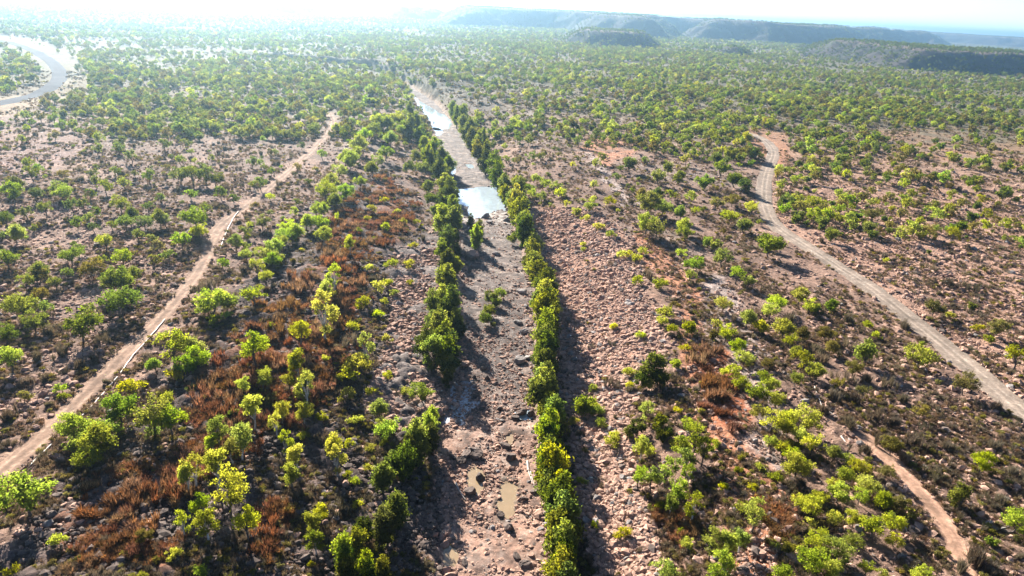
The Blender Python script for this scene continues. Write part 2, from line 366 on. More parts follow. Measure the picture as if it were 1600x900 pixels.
tl = resample(CREEK, .45) ; n1 = np.searchsorted(np.cumsum(np.hypot(*np.diff(tl[:, :2], axis=0).T)), 330)
tl = np.vstack([tl[:n1], resample(tl[n1:], 1.6)])
tg = np.gradient(tl[:, :2], axis=0); tg /= np.hypot(*tg.T)[:, None]; nrm = np.c_[tg[:, 1], -tg[:, 0]]
NC = 61; off = np.linspace(-1, 1, NC)
bx = tl[:, 0:1] + nrm[:, 0:1] * off * (tl[:, 2:3] + 3.0); by = tl[:, 1:2] + nrm[:, 1:2] * off * (tl[:, 2:3] + 3.0)
bx = bx.ravel(); by = by.ravel()
bzv = ZB + np.maximum(-.03, (fbm(bx / 2.2, by / 2.2, 3, 51) - .42) * .55 + (fbm(bx / 14, by / 14, 2, 52) - .45) * .4) - np.abs(np.tile(off, len(tl))) ** 6 * .3
bu, bv, bd = project(np.c_[bx, by, np.full(len(bx), ZB)])
wet = np.zeros(len(bx)); pin = np.zeros(len(bx))
for nm, pl, kd, lb in POOLS:
    c0 = np.mean(pl, 0); p = np.asarray(pl, float)
    ju = (fbm(bx / 1.2, by / 1.2, 2, 55) - .5) * 1.2 * FOC / bd
    for g, wt in ((1.28, .34), (1.12, .33), (.95, .33)): pin += wt * inpoly(bu + ju, bv + ju * .3, c0 + (p - c0) * g)
    wet = np.maximum(wet, inpoly(bu + ju, bv + ju * .5, c0 + (p - c0) * 1.5) * 1.0)
bzv = np.minimum(bzv, np.where(pin > 0, ZB + .15 - .6 * pin, 9))
n3 = fbm(bx / 5, by / 5, 4, 56); n4 = fbm(bx / 1.5, by / 1.5, 3, 57)
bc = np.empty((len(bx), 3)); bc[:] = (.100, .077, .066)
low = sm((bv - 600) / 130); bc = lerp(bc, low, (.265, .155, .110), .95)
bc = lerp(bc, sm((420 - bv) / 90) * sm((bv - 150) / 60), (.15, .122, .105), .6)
bc = lerp(bc, sm((n3 - .56) * 7), (.26, .19, .15), .5); bc = lerp(bc, sm((n4 - .54) * 8), (.065, .050, .043), .6); bc = lerp(bc, sm((.40 - n4) * 8), (.27, .205, .165), .5)
bc = lerp(bc, sm(np.abs(np.tile(off, len(tl))) * 4 - 2.6) , (.29, .205, .155), .5)
bc = lerp(bc, wet * sm((bv - 500) / 50), (.145, .105, .075), .8)
ash = inpoly(bu + (n4 - .5) * 40, bv + (n3 - .5) * 40, [(690, 600), (728, 596), (748, 640), (722, 668), (690, 655)]); bc = lerp(bc, ash * 1.0, (.44, .43, .43), .85)
ash2 = inpoly(bu + (n4 - .5) * 30, bv + (n3 - .5) * 20, [(715, 318), (750, 332), (800, 330), (800, 350), (720, 345), (700, 300), (690, 255), (700, 255)]); bc = lerp(bc, ash2 * sm((n4 - .42) * 6), (.36, .32, .28), .7)
rut = poly_dist(bx, by, wline([(780, 960), (772, 850), (776, 700), (778, 560), (775, 450), (764, 360), (745, 300), (742, 262), (716, 225)]))[0]
bc = lerp(bc, np.exp(-((rut - .8) / .35) ** 2), (.22, .18, .155), .35)
bed = link('creek_bed', mesh_np('creek_bed', np.c_[bx, by, bzv], grid_faces(len(tl), NC), bc), B_SOIL); bed['kind'] = 'structure'
W_BLUE = water_mat('painted_sky_water', (.30, .345, .37), .06); W_MUD = water_mat('muddy_water', (.235, .165, .095), .10)  # pools: pale base colour paints in the bright sky reflection; puddles: mud colour
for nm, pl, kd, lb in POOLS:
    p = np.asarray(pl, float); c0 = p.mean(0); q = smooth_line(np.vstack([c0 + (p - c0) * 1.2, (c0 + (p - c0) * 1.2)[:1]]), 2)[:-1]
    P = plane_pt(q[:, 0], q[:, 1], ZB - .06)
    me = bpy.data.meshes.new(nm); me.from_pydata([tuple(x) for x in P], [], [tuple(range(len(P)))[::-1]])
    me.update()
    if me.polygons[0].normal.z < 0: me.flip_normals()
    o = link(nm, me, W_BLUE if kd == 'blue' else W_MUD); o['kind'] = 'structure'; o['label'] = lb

def ribbon(name, L, hw, colf, m, up=.03, step=.6, nc=25):
    t = resample(L, step); g = np.gradient(t, axis=0); g /= np.hypot(*g.T)[:, None]; nn = np.c_[g[:, 1], -g[:, 0]]
    o = np.linspace(-1, 1, nc); ww = hw + .8
    x = (t[:, 0:1] + nn[:, 0:1] * o * ww).ravel(); y = (t[:, 1:2] + nn[:, 1:2] * o * ww).ravel(); ac = np.tile(o * ww, len(t))
    z = H(x, y) + up - .05 * sm((np.abs(ac) - hw) / .8) - .18 * sm((np.abs(ac) - hw - .2) / .6)
    r = np.exp(-((np.abs(ac) - .8) / .28) ** 2); z = z - .05 * r * (m is T_SOIL)
    ob = link(name, mesh_np(name, np.c_[x, y, z], grid_faces(len(t), nc), colf(x, y, ac, r)), m); ob['kind'] = 'structure'; return ob
def c_dirt(a, b, c):
    def f(x, y, ac, r):
        k = np.empty((len(x), 3)); k[:] = a; k = lerp(k, r, b, .75)
        k = lerp(k, np.exp(-(ac / .35) ** 2) * sm((fbm(x / 4, y / 4, 2, 61) - .35) * 4), c, .7); return lerp(k, sm((fbm(x / 2, y / 2, 3, 62) - .5) * 5), np.asarray(a) * .8, .6)
    return f
ribbon('dirt_track', *TRACKS['dirt_track'], c_dirt((.21, .132, .090), (.31, .205, .142), (.14, .09, .062)), T_SOIL)
ribbon('dirt_road', *TRACKS['graded_road'], c_dirt((.20, .152, .116), (.32, .25, .195), (.115, .092, .067)), T_SOIL)
ribbon('faint_track', *TRACKS['faint_track'], c_dirt((.30, .175, .115), (.36, .215, .145), (.22, .135, .09)), T_SOIL)
ASPH = plain('asphalt', (.075, .075, .085), 1.0, .05, .12, .6)
ribbon('sealed_road', *TRACKS['sealed_road'], lambda x, y, ac, r: np.tile((.16, .16, .17), (len(x), 1)), ASPH, .12, 2.0, 9)

# ------------------------------------------------------------------ hills: flat-topped, standing far out on the plain
def hill(name, front, depth, top, slope, seed, cell, label=None):
    f = plane_pt(np.array([p[0] for p in front], float), np.array([p[1] for p in front], float), 0)[:, :2]
    f = resample(f, 40); dirn = f / np.hypot(*f.T)[:, None]
    back = (f + dirn * depth)[::-1]; poly = np.vstack([f, back])
    x0, y0 = poly.min(0) - 30; x1, y1 = poly.max(0) + 30
    X, Y = np.meshgrid(np.arange(x0, x1, cell), np.arange(y0, y1, cell)); nr, nc_ = X.shape; x = X.ravel(); y = Y.ravel()
    ins = inpoly(x, y, poly); d = poly_dist(x, y, np.vstack([poly, poly[:1]]))[0] * np.where(ins, 1, -1)
    gul = (fbm(x / 150, y / 150, 3, seed) - .5) * slope * .9 + (fbm(x / 32, y / 32, 3, seed + 1) - .5) * slope * .35
    h = sm((d + gul) / slope) ** .8
    z = h * (top + (fbm(x / 300, y / 300, 2, seed + 2) - .5) * top * .22) + (fbm(x / 18, y / 18, 3, seed + 3) - .5) * 4 * np.clip(h * 3, 0, 1) - 3 * (h <= 0.01) + H(x, y) * (h <= 1)
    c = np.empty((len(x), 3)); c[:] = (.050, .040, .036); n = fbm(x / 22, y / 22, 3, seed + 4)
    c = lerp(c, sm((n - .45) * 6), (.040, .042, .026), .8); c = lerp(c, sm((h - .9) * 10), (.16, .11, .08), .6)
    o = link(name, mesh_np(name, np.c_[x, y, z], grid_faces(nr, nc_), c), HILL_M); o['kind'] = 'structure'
    k = rng.random(len(x)) < np.where(h > .9, .45, .38) * (h > .03); return np.c_[x, y, z][k]
HT = []
HT.append(hill('mesa_hill', [(690, 40), (760, 42), (800, 43), (850, 45), (900, 50), (960, 56), (1010, 60), (1050, 61), (1062, 54), (1080, 60), (1150, 63), (1200, 67), (1290, 71), (1380, 70), (1440, 69), (1475, 73)], 900, 58, 120, 71, 9))
HT.append(hill('front_hill', [(1240, 86), (1290, 92), (1340, 99), (1400, 107), (1500, 114), (1600, 119), (1700, 124), (1780, 128)], 330, 33, 75, 81, 5))
HT.append(hill('low_hill', [(862, 60), (880, 67), (930, 71), (980, 75), (1025, 77), (1040, 75)], 190, 27, 60, 91, 5))
HT.append(hill('knoll', [(1090, 80), (1120, 86), (1150, 89), (1180, 90)], 120, 15, 45, 95, 5))
HT.append(hill('far_mesa', [(590, 26), (620, 29), (660, 30), (700, 31), (720, 32)], 500, 42, 130, 101, 10))
HT.append(hill('hazy_mesa', [(370, 20), (400, 23), (450, 24), (500, 24), (520, 23)], 500, 48, 130, 105, 10))
HT.append(hill('horizon_plateau', [(1380, 60), (1480, 66), (1600, 74), (1750, 84)], 2500, 52, 200, 111, 18))
HT = np.vstack(HT)

# ------------------------------------------------------------------ plants
def cards(P, nrm, L, W, r):
    """one rhombic leaf spray per point"""
    n = len(P); a = r.normal(size=(n, 3)); a -= nrm * (a * nrm).sum(1)[:, None]; a /= np.linalg.norm(a, axis=1)[:, None] + 1e-9
    b = np.cross(nrm, a); L = np.asarray(L).reshape(-1, 1); W = np.asarray(W).reshape(-1, 1)
    bend = nrm * L * .18
    V = np.stack([P - a * L, P + b * W + bend, P + a * L, P - b * W + bend], 1).reshape(-1, 3)
    return V, np.arange(n * 4).reshape(n, 4)
def tube(path, rad, k=6):
    path = np.asarray(path, float); n = len(path); V = []
    for i in range(n):
        t = path[min(i + 1, n - 1)] - path[max(i - 1, 0)]; t /= np.linalg.norm(t) + 1e-9
        u = np.cross(t, (0.31, .9, .2)); u /= np.linalg.norm(u); v = np.cross(t, u)
        for j in range(k):
            an = 2 * math.pi * j / k; V.append(path[i] + rad[i] * (math.cos(an) * u + math.sin(an) * v))
    F = [(i * k + j, i * k + (j + 1) % k, (i + 1) * k + (j + 1) % k, (i + 1) * k + j) for i in range(n - 1) for j in range(k)]
    return np.array(V), np.array(F)
def join(parts):
    V = []; F = []; o = 0
    for v, f in parts: V.append(v); F.append(f + o); o += len(v)
    return np.vstack(V), np.vstack(F)
FORM = {  # height, crown centre, crown radii, clumps, clump radius, sprays per clump, spray length
    'spreading': dict(h=5.4, zc=2.75, rx=2.1, rz=1.45, n=24, cr=.70, m=140, L=.135, D=4.7),
    'slender': dict(h=6.6, zc=3.9, rx=1.35, rz=2.2, n=22, cr=.66, m=130, L=.13, D=3.7),
    'bushy': dict(h=2.3, zc=1.1, rx=.95, rz=.55, n=11, cr=.46, m=120, L=.105, D=2.7),
    'hedge': dict(h=6.6, zc=3.1, rx=1.2, rz=2.5, n=30, cr=.66, m=150, L=.14, D=3.3),
    'lowdense': dict(h=3.6, zc=2.0, rx=1.45, rz=1.05, n=18, cr=.68, m=150, L=.135, D=4.0),
}
def crown(form, seed, lod=1.0):
    p = dict(FORM[form]); r = np.random.default_rng(seed); C_ = []
    p['rx'] *= r.uniform(.78, 1.22); p['rz'] *= r.uniform(.75, 1.2); n = int(p['n'] * r.uniform(.7, 1.15)); wisp = r.uniform(.65, 1.2)
    tries = 0
    while len(C_) < n and tries < 4000:
        tries += 1
        q = r.normal(size=3); q /= np.linalg.norm(q); q *= r.random() ** .4
        if form == 'spreading' and q[2] < -.75: continue
        c = np.array([q[0] * p['rx'], q[1] * p['rx'], p['zc'] + q[2] * p['rz']])
        if form == 'hedge':
            k = 1.1 - .7 * max(0, (c[2] - p['zc']) / p['rz']); c[0] *= k; c[1] *= k
        if all(np.linalg.norm(c - o) > p['cr'] * .72 for o in C_): C_.append(c)
    C_ = np.array(C_); skew = r.normal(size=2) * p['rx'] * .16; C_[:, :2] += skew * ((C_[:, 2:3] - p['zc']) / p['rz'])
    Vs = []; Fs = []; T_ = []; o = 0
    for c in C_:
        cr = p['cr'] * r.uniform(.55, 1.4); m = max(6, int(p['m'] * wisp * lod * (cr / p['cr']) ** 2))
        d = r.normal(size=(m, 3)); d /= np.linalg.norm(d, axis=1)[:, None]; rad = cr * (r.random(m) ** .45) * (1 + .25 * r.normal(size=m).clip(-1, 1.6))
        P = c + d * rad[:, None] * (1, 1, .78); nn = d * .7 + r.normal(size=(m, 3)) * .55 + (0, 0, .25); nn /= np.linalg.norm(nn, axis=1)[:, None]
        L = p['L'] * r.uniform(.7, 1.4, m) / math.sqrt(max(lod, .05)) ; v, f = cards(P, nn, L, L * .52, r)
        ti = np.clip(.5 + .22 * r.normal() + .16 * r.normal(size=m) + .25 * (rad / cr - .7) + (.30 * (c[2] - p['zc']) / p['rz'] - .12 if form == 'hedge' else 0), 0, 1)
        Vs.append(v); Fs.append(f + o); T_.append(np.repeat(ti, 4)); o += len(v)
    V = np.vstack(Vs); V[:, 2] = np.maximum(V[:, 2], .06)
    return V, np.vstack(Fs), np.concatenate(T_), C_
def trunk(form, seed, C_):
    p = FORM[form]; r = np.random.default_rng(seed + 999); top = np.array([C_[:, 0].mean(), C_[:, 1].mean(), p['zc'] * .92]); b = r.normal(size=2) * .25
    rb = .05 + .016 * p['h']; fk = .42 if form != 'slender' else .5
    fork = np.array([top[0] * fk + b[0], top[1] * fk + b[1], top[2] * fk])
    parts = [tube([(0, 0, -.3), (b[0] * .6, b[1] * .6, fork[2] * .5), fork, top], [rb * 1.35, rb, rb * .85, rb * .35])]
    for c in C_[:9]:
        mid = (fork + c) / 2 + r.normal(size=3) * .12 + (0, 0, .1); parts.append(tube([fork + r.normal(size=3) * .03, mid, c], [rb * .5, rb * .33, rb * .1], 4))
    return join(parts)
def spray_bush(seed, n, h, rad, w):
    r = np.random.default_rng(seed); Vs = []; T_ = []; kx = r.normal(size=(7, 2)) * rad * .45
    for i in range(n):
        k = kx[r.integers(7)]; a = r.uniform(0, 6.283); b = np.array([k[0] + r.normal() * .12, k[1] + r.normal() * .12, 0]); ln = h * r.uniform(.5, 1.15)
        tip = b + np.array([math.cos(a) * rad * r.uniform(.1, .55), math.sin(a) * rad * r.uniform(.1, .55), ln]); s = np.array([-math.sin(a), math.cos(a), 0]) * w
        mid = (b + tip) / 2 + (0, 0, .12 * ln); Vs += [b + (0, 0, -.05), mid + s, tip, mid - s]; T_ += [float(np.clip(.5 + .3 * r.normal(), 0, 1))] * 4
    return np.array(Vs), np.arange(n * 4).reshape(n, 4), np.array(T_)
NV = 7
CROWN = {}; TRUNK = {}
for fi, fm in enumerate(FORM):
    for k in range(NV):
        V, F, T_, C_ = crown(fm, 100 * fi + k); CROWN[fm, k] = (V, F, T_); TRUNK[fm, k] = trunk(fm, 100 * fi + k, C_)
_mc = {}
def crown_me(fm, k, hue):
    if (fm, k, hue) not in _mc:
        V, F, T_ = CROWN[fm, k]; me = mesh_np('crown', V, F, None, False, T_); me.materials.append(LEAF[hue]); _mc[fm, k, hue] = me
    return _mc[fm, k, hue]
def trunk_me(fm, k, m):
    key = ('t', fm, k, m.name)
    if key not in _mc:
        me = mesh_np('trunk', *TRUNK[fm, k]); me.materials.append(m); _mc[key] = me
    return _mc[key]
def spray_me(kind, k):
    key = (kind, k)
    if key not in _mc:
        hue, n, h, rad, w_ = {'rust': ('rust-brown', 420, (.75, 1.0, 1.35, 1.1)[k % 4], 1.6, .04), 'dry': ('grey-brown', 380, 1.7, 1.5, .035), 'straw': ('straw', 60, .55, .5, .03)}[kind]
        me = mesh_np(kind, *spray_bush(300 + k, n, h, rad, w_)[:2], None, False, spray_bush(300 + k, n, h, rad, w_)[2]); me.materials.append(LEAF[hue]); _mc[key] = me
    return _mc[key]

# every plant: kind, world x, y, base z, scale, frame x, frame y, hue, form
PL = []
# hand-placed plants: frame x, frame y of the crown's middle, crown width in frame pixels
HAND = {
 ('gum_tree', 'slender', 'yellow-green'): """300 725 44,290 745 30,337 728 40,357 768 54,312 785 30,322 815 38,285 815 28,386 812 40,375 685 38,397 537 40,507 487 48,468 512 32,403 533 30,462 562 36,476 590 28,412 588 28,477 606 36,571 540 30,446 690 26,461 717 32,456 741 30,488 818 30,521 430 28,546 378 22,395 640 36,340 665 34,508 455 28,440 640 26,475 640 28,362 700 30,330 690 26,500 800 26,520 697 34,527 716 32,430 660 24,492 845 28,380 600 24,452 590 26""",
 ('gum_tree', 'spreading', 'bright green'): """38 768 74,136 712 44,156 688 50,122 690 40,238 648 62,266 655 50,186 642 46,115 665 46,160 668 42,240 567 26,270 537 52,305 560 36,330 465 50,395 457 40,14 560 42,292 570 34,110 397 28,190 400 30,163 375 28,305 335 40,282 372 28,25 365 30,608 672 46,660 612 34,592 637 32,598 660 30,900 890 0,1038 893 44,280 745 0,300 540 40,352 470 30,318 480 26,20 300 30,100 300 26""",
 ('gum_tree', 'spreading', 'green'): """125 505 58,187 468 52,30 478 46,52 500 40,185 435 48,200 425 40,172 440 38,188 318 28,205 335 26,250 306 18,95 293 30,165 292 24,195 285 24,205 243 20,112 320 24,130 318 22,195 345 30,225 345 26,250 340 26,280 268 36,300 272 34,320 268 36,336 276 26,345 300 22,120 348 22,145 352 22,60 420 34,10 400 36,85 440 26,40 440 28,8 520 36,70 480 26,365 310 18,407 285 22,160 405 22,262 395 24,236 372 20,150 330 20,175 350 20,8 340 30,55 300 28,70 325 26,40 330 26,258 345 22,230 320 20,215 365 22,140 300 22,180 265 20,50 270 26,25 285 28,150 283 20,105 425 22""",
 ('gum_tree', 'spreading', 'olive'): """36 617 26,55 430 30,245 380 24,62 458 28,240 405 24,225 840 26,455 795 26,420 622 26,560 560 28,1510 598 36,1440 640 30,1300 540 28,1335 575 28,1405 785 28,1422 800 26,1395 695 30,1385 735 26,1200 565 24,1255 520 26,1290 520 26,1310 600 28,1350 610 28""",
 ('gum_tree', 'slender', 'bright green'): """1062 768 30,1085 785 36,1050 785 26,1180 800 38,1140 845 36,1160 840 30,1115 850 34,1130 885 36,1118 895 28,1085 680 40,1072 715 30,1100 703 28,1065 700 26,1045 735 34,1020 745 30,1077 735 26,1000 742 26,1005 700 26,1010 640 24""",
 ('gum_tree', 'spreading', 'yellow-green'): """1225 700 28,1245 728 42,1240 708 32,1270 693 36,1305 705 26,1325 715 24,1345 730 26,1320 742 30,1305 755 26,1310 770 32,1355 755 34,1345 775 28,1380 780 32,1250 780 26,1266 787 34,1286 775 26,1335 810 28,1365 822 40,1395 815 34,1400 842 28,1305 810 28,1267 816 20,1280 842 34,1310 857 40,1335 840 28,1275 870 46,1300 890 34,1225 896 36,1355 885 28,1378 897 28,1445 897 32,1535 720 32,1590 810 46,1215 470 26,1226 512 30,1237 530 26,1205 482 28,1255 562 32,1246 548 24,1276 580 26,1245 590 24,1250 460 26,1266 476 24,1590 555 42,1440 555 36,1215 620 32,1236 648 28,1264 655 44,1232 668 32,1210 655 40,1250 680 30,1130 473 24,1170 495 30,1190 508 26,1135 520 26,1152 540 24,1120 505 20,1146 580 30,1160 600 30,1182 612 36,1192 590 28,1164 560 24,1185 640 26,1205 600 26,1205 690 26""",
 ('gum_tree', 'lowdense', 'green'): """1355 550 46,1502 772 44,1300 475 26,1550 845 22,1205 383 40,1195 372 30,1105 375 24,1118 382 22,1165 350 30,1062 275 24,1045 263 22,985 255 26,1030 275 26,1100 282 34,1150 278 34,1130 262 28,1165 288 28,1140 240 26,1180 238 28,1120 245 24,1285 345 24,1300 365 26,1330 340 26,1360 355 24""",
 ('gum_tree', 'lowdense', 'dark green'): """1020 572 56,1004 590 36,1034 590 34,998 665 34,1032 660 34,1045 675 26,985 672 28,1035 680 26,1165 215 0""",
 ('gum_tree', 'spreading', 'bright green '): """1014 316 34,1035 322 26,1010 350 28,1027 356 28,1063 332 22,1070 350 26,1072 362 24,1080 430 20,1086 410 26,1065 395 20,1130 400 30,1152 426 28,1170 437 24,1142 335 22,540 245 26,555 236 26,546 252 26,530 266 26,516 284 26,510 297 28,541 300 24,524 312 26,500 326 28,480 345 26,462 360 28,446 366 26,430 386 26,441 377 24,590 250 24,602 236 24,581 262 24,562 282 22,505 365 26,498 346 24,425 405 24,412 395 22,400 412 26,415 430 22,430 400 22,560 225 24,570 210 24,585 200 26,610 215 24,605 190 28,620 180 28,590 185 26,630 200 24""",
 ('shrub', 'bushy', 'yellow'): """90 840 34,15 892 30,270 863 26,222 897 22,340 685 22,205 600 38,270 585 34,333 497 24,568 472 28,590 490 18,425 508 16,550 508 26,555 570 46,545 585 34,540 615 34,605 530 20,605 585 20,555 655 26,502 650 20,522 690 24,560 787 24,487 880 16,580 325 20,600 310 16,604 353 20,611 410 22,638 412 20,645 382 16,590 445 28,575 417 20,697 375 20,955 690 28,1000 690 20,1012 702 26,1055 693 22,1120 692 18,1157 713 16,1155 733 18,910 750 20,930 818 16,1030 790 20,1130 760 20,1075 847 24,1055 568 22,985 578 24,957 508 18,1002 522 16,1040 487 28,1036 500 20,1076 512 30,1050 512 22,1070 543 20,898 657 20,940 660 22,982 600 20,960 680 20,934 632 18,1033 441 26,997 436 22,972 395 20,1005 390 20,995 402 18,925 310 16,952 313 20,980 395 16,910 380 14,912 388 12,900 330 20,915 340 18,935 352 20,955 364 18,885 317 14,1370 525 18,1355 505 22,1485 490 18,1530 510 22,1545 528 20,1210 745 24,1190 730 18,1175 760 20,1095 640 16,1110 700 18,1060 640 18,1075 655 18,1065 830 16,760 455 0,700 560 0,575 340 14,560 360 14,620 330 14,630 345 14,650 345 14,520 460 18,600 470 16,615 455 16,640 440 14,530 590 18,580 610 20,510 560 16,470 680 18,545 690 20,580 700 20,545 740 18,575 730 18,600 690 18""",
 ('shrub', 'bushy', 'bright green'): """915 632 44,932 640 28,925 605 20,1017 598 24,95 605 22,100 617 18,365 645 22,635 610 20,552 750 22,875 300 26,845 306 24,840 278 20,855 286 24,870 290 22,826 290 22,830 302 20,310 892 30,240 675 28,1275 480 18,1240 690 22,200 640 24,1040 897 26,300 605 22,260 620 22,355 490 20""",
 ('dry_shrub', 'dry', 'grey-brown'): """1520 870 46,1505 890 34,1535 880 34,1290 560 28,1320 590 28,1340 625 30,1370 650 30,1300 620 28,1320 660 30,1285 640 24,1400 660 26,1430 690 28,1410 715 28,1380 690 24,1350 700 26,1270 545 24,1240 500 24,1325 540 24,1350 590 24,1390 600 24,1410 625 24,225 560 22,160 530 22,90 550 26,60 560 28,120 570 24,80 520 24,230 600 20,150 560 22,75 590 22,20 650 30,40 600 26,1460 740 26,1480 700 24,1560 700 28,1580 740 28,1560 780 28,1560 640 24,1420 510 22,1450 470 20,1380 400 20,1480 440 20,1520 450 20""",
 ('rust_shrub', 'rust', 'rust-brown'): """1105 545 28,1115 598 32,1122 620 36,1135 640 32,1140 660 28,1100 570 24,1067 819 26,1080 825 24,1205 810 28,1210 830 26,1090 560 22,1130 600 26,1105 628 26,362 577 34,340 580 32,385 592 32,370 622 30,332 640 30,430 490 26,440 510 28,420 533 28,490 520 28,506 510 26,520 545 26,560 440 20,600 330 18,595 340 18,620 353 18,580 350 18,560 332 16,470 430 22,490 430 20,195 755 32,205 775 32,200 820 34,185 850 34,170 862 32,210 865 34,100 890 32,275 770 28,290 708 28,310 700 28,415 825 28,300 695 26,350 600 30,395 560 26,405 505 26,450 475 24,520 520 24,530 500 22,480 540 26,500 570 26,490 600 26,440 560 26,350 640 28,310 640 28,540 330 16,575 365 16,600 365 16,560 400 18,540 420 18,180 780 30,225 820 28,160 800 28,400 800 24,420 860 28,430 840 26,530 470 22,545 450 20,585 300 16,610 300 14,630 320 14,320 600 28,330 560 26,460 500 24,410 470 22,180 825 28,230 855 28,140 870 28,260 740 26,505 470 20,560 380 16,520 360 16,545 350 16,300 720 26""",
 ('riverside_tree', 'hedge', 'dark green'): """685 268 26,696 284 28,701 308 30,706 328 30,690 345 26,706 350 30,700 368 30,690 386 30,697 402 30,711 410 26,690 428 30,702 440 32,690 462 32,702 480 36,682 498 36,672 520 40,664 540 34,690 530 38,704 545 32,700 562 34,711 500 34,717 512 26,697 588 26,705 575 24,680 552 34,676 480 26,690 510 34,676 650 30,667 670 38,652 690 40,640 706 38,626 724 40,615 722 28,606 745 34,612 800 42,600 818 44,592 835 36,672 690 32,745 367 26,748 355 18,735 350 14,715 390 20,712 372 22,700 255 22,690 245 20,680 235 20,672 250 20,665 240 20,662 225 20,655 210 20""",
 ('riverside_tree', 'hedge', 'yellow-tipped'): """560 850 40,542 872 38,552 893 36,575 890 34,596 890 34,570 830 30,745 238 22,760 252 24,772 266 26,780 276 26,785 290 24,792 300 26,801 312 28,806 325 28,812 340 30,817 352 30,823 366 30,828 380 30,833 394 32,838 408 32,843 422 34,847 436 34,851 450 36,854 465 36,856 480 38,856 495 38,854 510 38,852 525 40,850 540 40,850 556 40,850 572 42,850 588 42,850 604 42,853 620 44,857 636 44,860 652 44,861 668 46,861 684 46,860 700 46,860 716 48,859 732 48,860 748 50,866 764 50,871 780 52,872 798 52,871 816 54,876 834 54,878 852 54,879 870 56,884 890 58,884 915 60,840 450 22,838 470 22""",
 ('riverside_tree', 'hedge', 'green'): """728 208 20,736 220 20,722 196 20,748 228 20,715 185 20,708 172 18,752 222 20,815 300 24,808 290 22,820 312 24,818 325 22,640 200 20,650 190 22,640 175 20,725 185 18,735 195 18,760 235 20""",
 ('shrub', 'lowdense', 'green'): """768 462 20,763 480 22,758 496 18,781 455 18,775 470 16,812 368 16,800 372 14,770 505 10,660 260 20,650 245 18,668 290 18,674 310 18,680 330 16,640 260 18""",
}
for (kind, fm, hue), txt in HAND.items():
    hue = hue.strip(); hue0 = hue
    grow = 1.45 if hue.endswith(' ') or (kind, fm) == ('shrub', 'lowdense') else {('gum_tree', 'slender'): 1.05, ('gum_tree', 'spreading'): 1.0 if hue.strip() in ('green', 'olive') else 1.12, ('riverside_tree', 'hedge'): 1.0 if hue.strip() == 'yellow-tipped' else .95, ('rust_shrub', 'rust'): 1.35}.get((kind, fm), 1.05)
    arr = np.array([[float(q) for q in s.split()] for s in txt.replace('\n', ' ').split(',')]); arr = arr[arr[:, 2] > 0]; arr[:, 2] *= grow
    if fm in FORM: D0, zc = FORM[fm]['D'], FORM[fm]['zc']
    else: D0, zc = 3.0, .7
    sc = np.full(len(arr), 1.0)
    for _ in range(5):
        P = ground_pt(arr[:, 0], arr[:, 1], zc * sc); dep = (P - CAM) @ _F; sc = np.clip(arr[:, 2] * dep / FOC / D0, .3, 1.9)
    bankrow = kind == 'riverside_tree'
    for i in range(len(arr)):
        if bankrow and rng.random() < .02: continue
        if bankrow: sc[i] *= rng.uniform(.85, 1.2); P[i, :2] += rng.normal(0, .35, 2); hue = {'dark green': ('dark green', 'green', 'bright green'), 'yellow-tipped': ('yellow-tipped', 'dark green', 'yellow-tipped', 'green'), 'green': ('green',)}[hue0][int(rng.integers(len({'dark green': 'abc', 'yellow-tipped': 'abcd', 'green': 'a'}[hue0])))]
        PL.append([kind, P[i, 0], P[i, 1], sc[i], arr[i, 0], arr[i, 1], hue, fm])

# plants that fill the rest of the land, thicker and thinner in patches
DENS = [  # outline in the frame, plants per square metre, mix of (kind, form, hue, weight)
    ([(0, 300), (60, 240), (330, 200), (500, 200), (500, 230), (330, 340), (300, 420), (0, 700)], .0075, 'left'),
    ([(1200, 300), (1215, 262), (1260, 240), (1640, 290), (1640, 400), (1560, 385), (1330, 375), (1230, 350)], .042, 'grove'),
    ([(1230, 360), (1330, 375), (1560, 385), (1640, 400), (1640, 680), (1400, 480)], .0055, 'right'),
    ([(1100, 440), (1200, 370), (1350, 470), (1640, 700), (1640, 900), (1500, 900), (1340, 690), (1240, 640)], .0030, 'verge'),
    ([(960, 300), (1190, 290), (1190, 340), (1210, 380), (1100, 430), (1010, 370)], .009, 'pale'),
    ([(800, 225), (1180, 225), (1190, 290), (960, 300), (1000, 370), (900, 330), (820, 290)], .008, 'pale'),
    ([(420, 400), (640, 230), (690, 330), (690, 400), (560, 520), (420, 620)], .009, 'bank'),
    ([(520, 180), (650, 160), (690, 260), (690, 330), (600, 280), (530, 310), (440, 400), (330, 520), (360, 370), (480, 260)], .013, 'pale'),
    ([(80, 790), (330, 520), (420, 620), (600, 560), (690, 640), (560, 900), (60, 900)], .007, 'bank'),
    ([(890, 560), (1060, 470), (1230, 740), (1300, 900), (930, 900)], .006, 'rubble'),
    ([(0, 95), (60, 85), (88, 110), (70, 138), (0, 152)], .020, 'scrub'),
    ([(0, 185), (110, 155), (180, 175), (330, 200), (60, 240), (0, 300)], .007, 'scrub'),
    ([(1210, 225), (1640, 205), (1640, 290), (1260, 240)], .006, 'right'),
]
